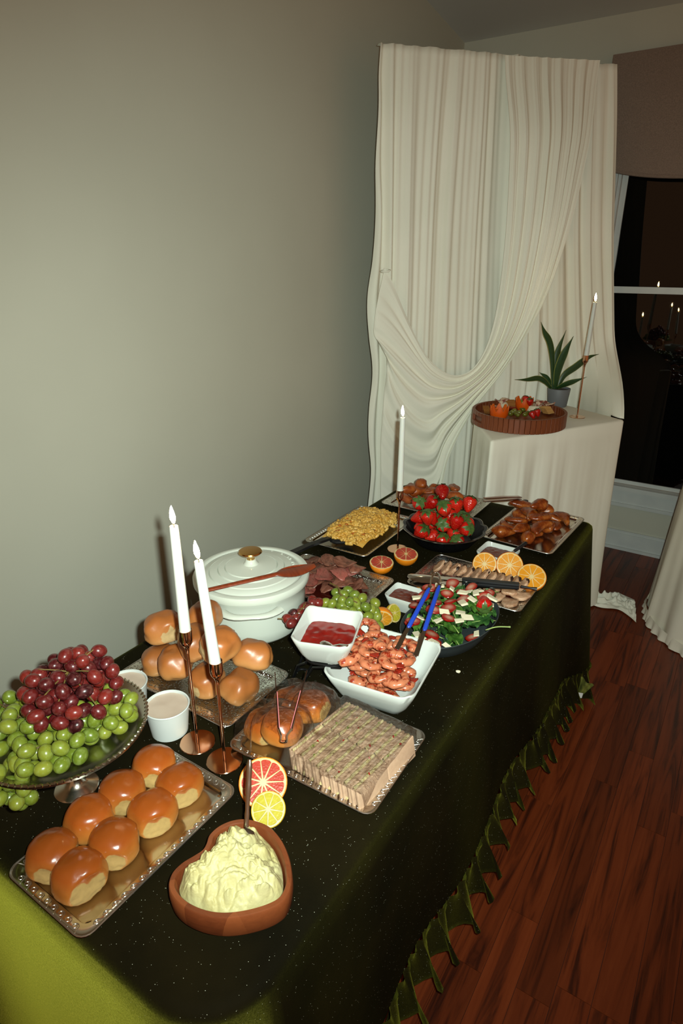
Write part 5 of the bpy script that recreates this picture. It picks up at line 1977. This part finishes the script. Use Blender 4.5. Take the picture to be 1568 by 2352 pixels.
M_kale = mat('leaf_green', (44, 84, 24), 0.45, c2=(84, 124, 46), ns=60, rnd=0.25, bump=(140, 0.4, 0.002))
M_kale2 = mat('dark_leaf_green', (28, 62, 26), 0.45, c2=(58, 98, 42), ns=60, rnd=0.25, bump=(140, 0.4, 0.002))
M_rib = mat('leaf_rib', (150, 172, 96), 0.5)
KL = [kale(s, (M_kale, M_kale2)[s % 2]) for s in range(6)]
RIB = mesh('leaf_rib', tube([(-0.042, 0, -0.002), (-0.03, 0, 0.001), (0.0, 0, 0.006), (0.02, 0, 0.006)], [0.0014, 0.0014, 0.001, 0.0004], 6), M_rib, True, 3)
Ms = Matrix.Translation((SDC.x, SDC.y, T)) @ Matrix.Rotation(math.radians(80), 4, 'Z')


def sal_h(x, y):
    q = (x / A_s) ** 2 + (y / B_s) ** 2
    return 0.020 + 0.046 * max(0, 1 - q) ** 0.6 + 0.018 * min(1, q)


rg = random.Random(17)
for i in range(40):
    while True:
        x, y = rg.uniform(-A_s, A_s), rg.uniform(-B_s, B_s)
        q = (x / A_s) ** 2 + (y / B_s) ** 2
        if q < 0.62:
            break
    w = Ms @ Vector((x, y, sal_h(x, y) + rg.uniform(-0.008, 0.006)))
    dk = i % 6
    t_ = thing('salad_leaf', 'curly green salad leaf in the oval grey dish', 'salad leaf', tuple(w), (rg.uniform(-.2, .2), rg.uniform(-.2, .2), rg.uniform(0, 6.3)), 'leaves of the strawberry salad', rg.uniform(0.8, 1.15))
    part('leaf_blade', KL[dk], None, t_)
    part('leaf_rib', RIB, None, t_)

# strawberry slices
k = NT('cut_strawberry')
at_n = k.coord('Generated')
sub = k.n('ShaderNodeVectorMath', operation='SUBTRACT')
k.l(at_n, sub.inputs[0])
sub.inputs[1].default_value = (0.5, 0.5, 0.5)
msk = k.n('ShaderNodeVectorMath', operation='MULTIPLY')
k.l(sub.outputs[0], msk.inputs[0])
msk.inputs[1].default_value = (1, 1, 0)
ln = k.n('ShaderNodeVectorMath', operation='LENGTH')
k.l(msk.outputs[0], ln.inputs[0])
wob = k.math('ADD', ln.outputs['Value'], k.math('MULTIPLY', k.math('SUBTRACT', k.noise(k.coord('Object'), 160, 3), 0.5), 0.12))
k.set(col=k.ramp(wob, [(0.0, lin((196, 156, 136))), (0.2, lin((184, 120, 100))), (0.34, lin((172, 64, 48))), (0.46, lin((140, 14, 10)))]), rough=0.25, spec=0.5)
M_cutb = k.m


def berry_slice(th=0.006):
    o = []
    for i in range(20):
        a = 2 * PI * i / 20
        r = 0.0185 * (1 - 0.22 * max(0, math.sin(a)) ** 2 + 0.62 * max(0, -math.sin(a)) ** 3)
        o.append((r * math.cos(a) * 0.98, r * math.sin(a)))
    return mesh('strawberry_slice', loft([[(x * s, y * s, z) for x, y in o] for s, z in ((0.9, -th), (1, -th * 0.6), (1, -th * 0.25), (0.93, 0))]), M_cutb, True, 0.6)


BS = berry_slice()
bpos = [(330, 690), (480, 590), (600, 640), (640, 730), (295, 800), (410, 880), (520, 830), (610, 930), (840, 860), (950, 735), (1000, 590), (880, 515), (715, 520), (620, 570), (410, 595), (760, 680), (650, 845), (345, 760), (560, 680), (940, 630), (800, 540), (490, 690)]
for i, (cx, cy) in enumerate(bpos):
    p = at(860 + cx * 0.2615, 1230 + cy * 0.2615, T + 0.07)
    l_ = Ms.inverted() @ p
    h = sal_h(l_.x, l_.y) + 0.012
    p = at(860 + cx * 0.2615, 1230 + cy * 0.2615, T + h)
    e = face_cam(p, rg.uniform(0.2, 1.2), rg.uniform(-.5, .5))
    if i == 9:
        t_ = thing('strawberry', 'whole strawberry lying on the green salad', 'strawberry', tuple(p), (1.9, 0.3, 0.6), None, 0.021)
        part('berry', BERRY, None, t_)
        part('calyx', CALYX, None, t_)
        continue
    e.rotate_axis('Z', rg.uniform(0, 6.3))
    solo('strawberry_slice', BS, None, 'cut strawberry slice lying on the green salad', 'strawberry slice', tuple(p), (e.x, e.y, e.z), 'strawberry slices on the salad', True, rg.uniform(0.8, 1.05))
M_feta = mat('white_cheese', (222, 212, 182), 0.6, bump=(220, 0.3, 0.002))


def shard(seed):
    return mesh('cheese_flake', warp(rbox(0.024, 0.015, 0.0045, 0.001, 1), lambda p: p + Vector((0.004 * nz(p.y * 90 + seed, p.z * 90), 0.004 * nz(p.x * 80 + seed, p.z * 80), 0.004 * nz(p.x * 60, p.y * 60 + seed)))), M_feta, True, 0.5)


SHD = [shard(s * 3.1) for s in range(4)]
cpos = [(335, 760), (440, 640), (585, 690), (720, 670), (790, 600), (885, 570), (975, 640), (990, 660), (640, 890), (700, 880), (830, 905), (520, 935), (420, 915), (900, 805), (560, 720), (430, 840), (820, 525), (640, 530), (960, 535), (300, 855), (720, 720), (1010, 640), (530, 572), (850, 640)]
for i, (cx, cy) in enumerate(cpos):
    p = at(860 + cx * 0.2615, 1230 + cy * 0.2615, T + 0.07)
    l_ = Ms.inverted() @ p
    p = at(860 + cx * 0.2615, 1230 + cy * 0.2615, T + sal_h(l_.x, l_.y) + 0.016)
    solo('cheese_flake', SHD[i % 4], None, 'white crumbly cheese flake on the green salad', 'cheese', tuple(p), (rg.uniform(-.6, .6), rg.uniform(-.6, .6), rg.uniform(0, 6.3)), 'cheese flakes on the salad', True, rg.uniform(0.8, 1.25))
sp1 = [at(1115, 1447, T + 0.06), at(1140, 1440, T + 0.066), at(1172, 1440, T + 0.07)]
solo('salad_stalk', tube([p - sp1[0] for p in smoothline(sp1, 10)], [0.001] + [0.0016] * 8 + [0.0022], 7), M_rib, 'thin pale green stalk sticking out of the salad dish', 'stalk', tuple(sp1[0]))
cr_ = at(1052, 1545)
solo('crumb', warp(move(ico(2), (0, 0, 0), (0, 0, 0.4), (0.006, 0.004, 0.003)), lambda p: p * (1 + 0.5 * nz(p.x * 300, p.y * 300, p.z * 300))), M_feta, 'white crumb lying on the dark velvet near the shrimp', 'crumb', (cr_.x, cr_.y, T + 0.003))

# ---------------------------------------------------------------- console: tray of nibbles, plant
k = NT('slat_wood')
oc = k.coord('Object', (1, 1, 0.4))
k.set(col=k.mix(k.noise(oc, 60, 4), lin((92, 44, 22)), lin((138, 72, 38))), rough=0.4)
M_slat = k.m
TR = at(1190, 962, CZ + 0.02)
RTR = 0.2
ct = thing('round_tray', 'round slatted wooden tray of nibbles on the ivory console', 'tray', (TR.x, TR.y, CZ + 0.0008))
part('tray_bottom', lathe([(0, 0), (RTR - 0.006, 0), (RTR - 0.006, 0.026), (0, 0.026)], 48), M_slat, ct)
NS = 56
sl = mesh('slat', move(rbox(0.012, 2 * PI * RTR / NS - 0.0012, 0.062, 0.0015, 1), (0, 0, 0.031)), M_slat, False)
for i in range(NS):
    a = 2 * PI * (i + 0.5) / NS
    dlow = abs(((a - (-2.35) + PI) % (2 * PI)) - PI) < 0.2          # the hand hold
    if dlow:
        part('slat', mesh('slat', merge(move(rbox(0.012, 2 * PI * RTR / NS - 0.0012, 0.018, 0.001, 1), (0, 0, 0.009)), move(rbox(0.012, 2 * PI * RTR / NS - 0.0012, 0.016, 0.001, 1), (0, 0, 0.054))), M_slat, False), None, ct, (RTR * math.cos(a), RTR * math.sin(a), 0), (0, 0, a))
    else:
        part('slat', sl, None, ct, (RTR * math.cos(a), RTR * math.sin(a), 0), (0, 0, a))


def on_tray(cx, cy, z):
    """pixel of the close-up -> point above the tray"""
    p = at(1070 + cx * 0.15306, 890 + cy * 0.15306, CZ + z)
    d = Vector((p.x - TR.x, p.y - TR.y, 0))
    if d.length > 0.155:                 # keep it inside the rim
        d = d.normalized() * (0.155 + 0.15 * min(0.05, d.length - 0.155))
    return Vector((TR.x + d.x, TR.y + d.y, p.z + 0.017))


M_crown = mat('carved_orange', (214, 84, 10), 0.35, bump=(420, 0.4, 0.0012))
M_crownin = mat('orange_inside', (208, 96, 22), 0.35)


def crown(label, cx, cy, r):
    p = on_tray(cx, cy, 0.009 + r * 0.8)
    t_ = thing('carved_orange', label, 'fruit', (p.x, p.y, CZ + 0.027))
    n_ = 40
    rings = []
    for s, z0 in ((0.45, 0.0), (0.75, 0.12), (0.96, 0.45), (1.0, 0.8)):
        rings.append([(r * s * math.cos(2 * PI * i / n_), r * s * math.sin(2 * PI * i / n_), r * z0 * 1.2) for i in range(n_)])
    top = [(r * math.cos(2 * PI * i / n_) * 0.99, r * math.sin(2 * PI * i / n_) * 0.99, r * 1.2 * (0.8 + 0.62 * (1 - abs((i % 5) - 2.5) / 2.5))) for i in range(n_)]
    rings.append(top)
    part('peel', loft(rings, True, False), M_crown, t_, ang=0.5)
    ins = [[(x * 0.9, y * 0.9, z) for x, y, z in top], [(x * 0.88, y * 0.88, r * 0.95) for x, y, z in top], [(x * 0.4, y * 0.4, r * 0.85) for x, y, z in top]]
    part('inside', loft([top] + ins, False, True), M_crownin, t_, ang=0.5)


crown('orange cut into a zigzag crown, the farther and larger of two', 865, 300, 0.041)
crown('orange cut into a zigzag crown, next to the tray hand hold', 490, 430, 0.041)
M_cracker = mat('cracker', (190, 132, 66), 0.7, c2=(168, 108, 50), ns=70, bump=(200, 0.5, 0.002))
M_waf = mat('square_cracker', (206, 158, 92), 0.7, c2=(190, 138, 72), ns=90, bump=(160, 0.6, 0.002))
cm = mesh('cracker', lathe([(0, 0), (0.021, 0), (0.022, 0.0008), (0.021, 0.0016), (0, 0.0018)], 24), M_cracker, True, .7)
p0, p1 = on_tray(455, 225, 0.035), on_tray(650, 200, 0.035)
for i in range(13):
    p = p0.lerp(p1, i / 12)
    solo('cracker', cm, None, 'round brown cracker standing in the row at the back of the tray', 'cracker', tuple(p), (0, PI / 2 - 0.15, math.atan2((p1 - p0).y, (p1 - p0).x)), 'row of round crackers')
p0, p1 = on_tray(200, 385, 0.03), on_tray(350, 395, 0.03)
for i in range(9):
    p = p0.lerp(p1, i / 8)
    solo('cracker', cm, None, 'round brown cracker standing beside the near orange crown', 'cracker', tuple(p), (0, PI / 2 - 0.35, math.atan2((p1 - p0).y, (p1 - p0).x)), 'near row of round crackers')
sq = mesh('square_cracker', rbox(0.040, 0.040, 0.0022, 0.0006, 1), M_waf, False)
p0, p1 = on_tray(1165, 400, 0.034), on_tray(1400, 370, 0.034)
for i in range(9):
    p = p0.lerp(p1, i / 8)
    solo('square_cracker', sq, None, 'square golden cracker in the fanned row at the tray edge', 'cracker', tuple(p), (0.9, 0.1, math.atan2((p1 - p0).y, (p1 - p0).x) + PI / 2 - 0.2), 'fanned square crackers')
M_brie = mat('white_rind_cheese', (220, 206, 180), 0.6, c2=(206, 190, 160), ns=50)
p = on_tray(1020, 355, 0.026)
solo('brie_cheese', lathe([(0, 0), (0.036, 0), (0.038, 0.003), (0.038, 0.028), (0.036, 0.031), (0, 0.032)], 36), M_brie, 'small white rind cheese wheel beside the square crackers', 'cheese', (p.x, p.y, CZ + 0.0275))
p = on_tray(560, 330, 0.03)
solo('cheese_ball', warp(move(ico(3), (0, 0, 0), (0, 0, 0), 0.021), lambda q: q * (1 + 0.04 * nz(q.x * 60, q.y * 60, q.z * 60))), M_brie, 'pale round cheese ball between the two orange crowns', 'cheese', (p.x, p.y, CZ + 0.0475))
M_ham = mat('cured_ham', (134, 58, 46), 0.4, c2=(214, 186, 160), ns=46, lo=0.45, hi=0.55)
M_salami = mat('salami', (120, 22, 16), 0.35, c2=(158, 56, 40), ns=120)
hm = [slice_mesh('ham_fold', M_ham, 0.03, 0.02, 0.004, (-.5, .5)[i % 2], i * 5.1) for i in range(3)]
hl = [(350, 265), (420, 250), (480, 270), (1330, 260), (1370, 280), (1310, 285), (390, 290)]
for i, (cx, cy) in enumerate(hl):
    p = on_tray(cx, cy, 0.036 + 0.003 * i)
    solo('ham_fold', hm[i % 3], None, 'folded slice of cured ham near the ' + ('back crackers' if cx < 900 else 'flower pot'), 'ham', tuple(p), (rg.uniform(-.8, .8), rg.uniform(-.4, .4), rg.uniform(0, 6)), 'cured ham by the ' + ('back crackers' if cx < 900 else 'flower pot'))
sm = slice_mesh('salami_slice', M_salami, 0.02, 0.02, 0.0025, 0.2, 2.2)
for i, (cx, cy) in enumerate(((180, 270), (220, 240), (270, 215), (330, 200), (390, 190), (200, 300), (250, 270), (300, 240), (680, 340), (720, 350), (650, 360), (700, 370), (1050, 270), (1000, 260))):
    p = on_tray(cx, cy, 0.022 + 0.002 * (i % 4))
    solo('salami_slice', sm, None, 'dark red salami slice on the wooden tray of nibbles', 'salami', tuple(p), (rg.uniform(-.4, .4), rg.uniform(-.4, .4), rg.uniform(0, 6)), 'salami slices')
ol = [(690, 420), (740, 440), (790, 430), (660, 450), (720, 400), (830, 360), (850, 390), (910, 440), (770, 465), (880, 460)]
M_olive = mat('green_olive', (104, 104, 34), 0.25, rnd=0.3, spec=0.6)
om = mesh('olive', gv, M_olive, True, 3)
for i, (cx, cy) in enumerate(ol):
    p = on_tray(cx, cy, 0.024 + 0.004 * (i % 2))
    solo('olive', om, None, 'shiny green olive in the little heap at the tray front', 'olive', tuple(p), rr(rg), 'olives on the tray', True, 0.0105)
gp_ = [(870, 160), (905, 150), (945, 150), (1000, 160), (1030, 175), (1070, 195), (1100, 195), (1040, 230), (1010, 210), (480, 215), (960, 175)]
pts = []
for i, (cx, cy) in enumerate(gp_):
    if i == 9:
        continue
    p = on_tray(cx, cy, 0.045)
    pts.append((p.x, p.y, p.z, 0.0115))
bunch('green grapes at the back of the wooden tray before the flower pot', pts, G_GRN, (TR.x, TR.y, CZ + 0.03))
for i, (cx, cy, lab) in enumerate(((1110, 250, 'strawberry on the wooden tray before the flower pot'), (1250, 240, 'strawberry beside the cured ham on the wooden tray'), (990, 455, 'strawberry at the tray edge among the olives'), (1060, 430, 'strawberry next to the cheese wheel front'))):
    p = on_tray(cx, cy, 0.03)
    t_ = thing('strawberry', lab, 'strawberry', tuple(p), (rg.uniform(-.9, .9), rg.uniform(-.9, .9), rg.uniform(0, 6)), None, 0.0165)
    part('berry', BERRY, None, t_)
    part('calyx', CALYX, None, t_)

# potted plant
PC = at(1274, 920, CZ + 0.02) + Vector((0.02, -0.03, 0))
M_pot = mat('grey_pot', (104, 108, 112), 0.55, bump=(120, 0.1, 0.001))
M_soil = mat('potting_soil', (40, 28, 20), 0.95, bump=(90, 0.8, 0.004))
pt = thing('potted_snake_plant', 'snake plant with long dark leaves in a grey pot on the console', 'plant', (PC.x, PC.y, CZ + 0.0008))
pot = part('pot', lathe([(0, 0), (0.044, 0), (0.047, 0.004), (0.056, 0.088), (0.055, 0.09), (0.052, 0.09), (0.051, 0.08), (0, 0.08)], 40), M_pot, pt)
part('soil', lathe([(0, 0.084), (0.03, 0.083), (0.0515, 0.081)], 30), M_soil, pt)
k = NT('snake_leaf')
oc = k.coord('Object')
g_ = k.n('ShaderNodeAttribute', attribute_name='edge')
c = k.mix(k.noise(oc, 46, 4, 0.6, 1.0), lin((24, 46, 22)), lin((46, 78, 36)))
k.set(col=k.mix(k.ramp(g_.outputs['Fac'], [(0.82, 0.0), (0.9, 1.0)]), c, lin((128, 132, 62))), rough=0.4)
M_sleaf = k.m
hfw = Vector((FW.x, FW.y, 0)).normalized()
leaves = [([(1270, 893), (1268, 820), (1262, 785), (1250, 762), (1242, 739)], 0.015, -0.01), ([(1272, 893), (1274, 850), (1282, 805), (1300, 758)], 0.017, 0.02), ([(1275, 893), (1282, 850), (1298, 808), (1317, 772)], 0.020, -0.02),
          ([(1280, 892), (1296, 862), (1322, 843), (1350, 822), (1375, 813)], 0.018, 0.01), ([(1278, 892), (1296, 884), (1318, 876), (1347, 866)], 0.014, -0.03), ([(1265, 892), (1252, 877), (1236, 869), (1210, 872), (1182, 872)], 0.013, -0.02), ([(1266, 885), (1256, 868), (1238, 855)], 0.011, 0.02)]
for pxs, wd_, dp in leaves:
    org = Vector((PC.x, PC.y, 0))
    n_ = len(pxs)
    P3 = smoothline([at_plane(x, y, org + hfw * dp * (i / (n_ - 1)) * 3, hfw) for i, (x, y) in enumerate(pxs)], 18)
    o = Vector((PC.x, PC.y, CZ + 0.0008))
    V, F, E_ = [], [], []
    for i, p in enumerate(P3):
        t_ = i / 17
        tan = (P3[min(i + 1, 17)] - P3[max(i - 1, 0)]).normalized()
        s = tan.cross(hfw).normalized()
        w = wd_ * (0.55 + 0.45 * sstep(0, 0.4, t_)) * (1 - sstep(0.55, 1.02, t_) * 0.96)
        for q, (a_, d_) in enumerate(((-1, 0.3), (-0.86, 0.2), (0, -0.22), (0.86, 0.2), (1, 0.3), (0.86, 0.35), (0, 0.0), (-0.86, 0.35))):
            V.append(tuple(p - o + s * (a_ * w) - hfw * (-d_ * w)))
            E_.append(abs(a_))
    for i in range(17):
        for q in range(8):
            r_ = (q + 1) % 8
            F.append((i * 8 + q, i * 8 + r_, i * 8 + 8 + r_, i * 8 + 8 + q))
    me = mesh('leaf', (V, F), M_sleaf, True, 1.5)
    a_ = me.attributes.new('edge', 'FLOAT', 'POINT')
    a_.data.foreach_set('value', E_)
    part('leaf', me, None, pt)

# ---------------------------------------------------------------- let everything that is piled up come to rest
from mathutils.bvhtree import BVHTree


def geo(root):
    """world-space vertices and faces of a thing with its parts"""
    V, F = [], []

    def walk(o, M):
        M = M @ Matrix.LocRotScale(o.location, o.rotation_euler, o.scale)
        if o.type == 'MESH':
            b = len(V)
            V.extend(M @ v.co for v in o.data.vertices)
            F.extend(tuple(i + b for i in p.vertices) for p in o.data.polygons)
        for c in o.children:
            walk(c, M)
    walk(root, Matrix.Identity(4))
    return V, F


def settle(roots, under, z_low, gap=0.0006, jig=None, tries=1, spin=3.1, inside=None, seed=1):
    """bring each thing to rest on what lies below it, lowest first; of several nearby spots and turns it takes the lowest"""
    rg = random.Random(seed)
    OV, OF = [], []

    def add(v, f):
        b = len(OV)
        OV.extend(v)
        OF.extend(tuple(i + b for i in q) for q in f)
    for u in under:
        add(*geo(u))
    for o in sorted(roots, key=lambda o: o.location.z):
        tree = BVHTree.FromPolygons(OV, OF) if OF else None
        l0, r0 = o.location.copy(), o.rotation_euler.copy()
        best = None
        for k_ in range(tries):
            if k_:
                for _ in range(12):
                    x, y = l0.x + rg.uniform(-jig, jig), l0.y + rg.uniform(-jig, jig)
                    if inside is None or inside(x, y):
                        break
                else:
                    x, y = l0.x, l0.y
                o.location = (x, y, l0.z)
                o.rotation_euler = (r0.x * rg.uniform(-1, 1), r0.y * rg.uniform(-1, 1), r0.z + rg.uniform(-spin, spin))
            v, f = geo(o)
            lo = min(p.z for p in v)
            dz = z_low - lo
            if tree:
                up = Vector((0, 0, 0.5))
                drop = 0.5 + lo - z_low
                for p in v:
                    h = tree.ray_cast(p + up, Vector((0, 0, -1)))
                    if h[0] is not None:
                        drop = min(drop, h[3])
                dz = 0.5 - drop + gap
                for _ in range(30):
                    if best and max(p.z for p in v) + dz >= best[0]:
                        break
                    if not BVHTree.FromPolygons([p + Vector((0, 0, dz)) for p in v], f).overlap(tree):
                        break
                    dz += 0.0015
            top = max(p.z for p in v) + dz
            if best is None or top < best[0]:
                best = (top, o.location + Vector((0, 0, dz)), o.rotation_euler.copy(), [p + Vector((0, 0, dz)) for p in v], f)
        o.location, o.rotation_euler = best[1], best[2]
        add(best[3], best[4])


def ell(cx, cy, a, b, rot=0.0):
    c_, s_ = math.cos(-rot), math.sin(-rot)
    return lambda x, y: (((x - cx) * c_ - (y - cy) * s_) / a) ** 2 + (((x - cx) * s_ + (y - cy) * c_) / b) ** 2 < 1


def rec(cx, cy, a, b):
    return lambda x, y: abs(x - cx) < a and abs(y - cy) < b


def grp(*names):
    return [o for o in COL.objects if o.parent is None and o.get('group') in names]


def lab(text):
    return [o for o in COL.objects if o.parent is None and text in o.get('label', '')]


ob = bpy.data.objects
settle(grp('heap of dinner rolls'), lab('under the heap of pale') + lab('paper tub of') + [ob['dutch_oven']], T, jig=0.05, tries=14, inside=rec(-0.93, 0.835, 0.125, 0.075))
settle(grp('sliced roast beef'), lab('tray under the sliced roast beef') + [ob['dutch_oven']], T, jig=0.06, tries=14, inside=ell(BC.x, BC.y, 0.125, 0.08))
settle(grp('wings behind the strawberries'), lab('tray of wings behind') + [ob['fluted_bowl']], T, jig=0.07, tries=14, inside=rec(-0.965, 2.155, 0.115, 0.075))
settle(grp('glazed wings'), lab('tray of glazed wings'), T, jig=0.07, tries=14, inside=rec(-0.55, 2.115, 0.075, 0.14))
shr = grp('shrimp in the white bowl')
settle(shr, lab('big white square bowl of shrimp'), T, jig=0.05, tries=16, inside=rec(SBC.x - 0.002, SBC.y - 0.018, 0.055, 0.052))
settle(lab('steel tongs with blue grips'), shr + lab('big white square bowl of shrimp'), T)
settle(grp('strawberries in the scalloped bowl'), [ob['fluted_bowl']], T, jig=0.06, tries=14, inside=ell(SBX.x, SBX.y, 0.095, 0.095))
leafy = grp('leaves of the strawberry salad')
settle(leafy, [ob['salad_dish']], T, jig=0.07, tries=14, inside=ell(SDC.x, SDC.y, 0.13, 0.075, math.radians(80)))
on_sal = ell(SDC.x, SDC.y, 0.145, 0.088, math.radians(80))
berries = grp('strawberry slices on the salad') + lab('whole strawberry lying on the green')
settle(berries, [ob['salad_dish']] + leafy, T, jig=0.02, tries=8, spin=0.6, inside=on_sal)
settle(grp('cheese flakes on the salad'), [ob['salad_dish']] + leafy + berries, T, jig=0.02, tries=6, inside=on_sal)
pork_tray = lab('tray under the sliced pork')
row_ = grp('sliced roast pork row')
lowest = min(p.z for o_ in row_ for p in geo(o_)[0])
for o_ in row_:
    o_.location.z += T + 0.0045 - lowest
settle(grp('pork end pieces'), pork_tray + row_ + [ob['salad_dish']], T, jig=0.02, tries=10, inside=rec(-0.52, 1.56, 0.14, 0.06))
for o_ in grp('eight glossy buns'):
    settle([o_], lab('holding eight glossy'), T)
four = grp('four buns on the sandwich tray')
plate = lab('under the finger sandwiches')
sand = grp('rows of finger sandwiches')
settle(four, plate + sand, T, jig=0.02, tries=16, spin=0.4, inside=rec(-0.66, 0.825, 0.05, 0.085))
settle(lab('dull grey tongs'), grp('wings behind the strawberries', 'glazed wings', 'strawberries in the scalloped bowl') + lab('tray of glazed wings') + lab('tray of wings behind') + [ob['fluted_bowl']], T)
nib = [ob['round_tray']] + lab('orange cut into') + lab('rind cheese wheel') + lab('cheese ball') + grp('row of round crackers', 'near row of round crackers', 'fanned square crackers')
in_tr = ell(TR.x, TR.y, 0.165, 0.165)
ham = grp('cured ham by the back crackers', 'cured ham by the flower pot')
settle(ham, nib, CZ, jig=0.03, tries=12, inside=in_tr)
nsb = lab('strawberry on the wooden tray') + lab('strawberry tucked') + lab('strawberry beside the cured') + lab('strawberry at the tray') + lab('strawberry next to the cheese') + lab('strawberry hulls')
settle(nsb, nib + ham + lab('green grapes at the back of the wooden') + grp('olives on the tray', 'salami slices'), CZ, jig=0.06, tries=20, inside=in_tr)

# the film is stretched over whatever stands on the sandwich tray
TC = Vector((-0.566, 0.806))
FV, FF = [], []
for o_ in four + sand + plate:
    v_, f_ = geo(o_)
    b_ = len(FV)
    FV += v_
    FF += [tuple(i + b_ for i in q) for q in f_]
ftree = BVHTree.FromPolygons(FV, FF)
NX, NY = 90, 66
hgt = np.zeros((NX + 1, NY + 1))
for i in range(NX + 1):
    for j in range(NY + 1):
        h = ftree.ray_cast(Vector((TC.x + (i / NX - 0.5) * 0.318, TC.y + (j / NY - 0.5) * 0.222, 2.0)), Vector((0, 0, -1)))
        hgt[i, j] = (h[0].z if h[0] is not None else T + 0.014) - T
for _ in range(2):                        # taut: bridge the gaps between pieces
    pad = np.pad(hgt, 2, mode='edge')
    hgt = np.max([pad[a_:a_ + NX + 1, b_:b_ + NY + 1] for a_ in range(5) for b_ in range(5)], axis=0)


def film(u, v):
    x, y = (u - 0.5) * 0.318, (v - 0.5) * 0.222
    return x, y, hgt[round(u * NX), round(v * NY)] + 0.003 + 0.003 * abs(nz(x * 40, y * 40, 3))


film_o = solo('plastic_film', surf(NX, NY, film), M_film, 'clear crinkled plastic film stretched over the sandwich tray', 'plastic wrap', (TC.x, TC.y, T + 0.001), 0.0, ang=3.0)
settle(lab('narrow warm steel tongs'), [film_o], T)
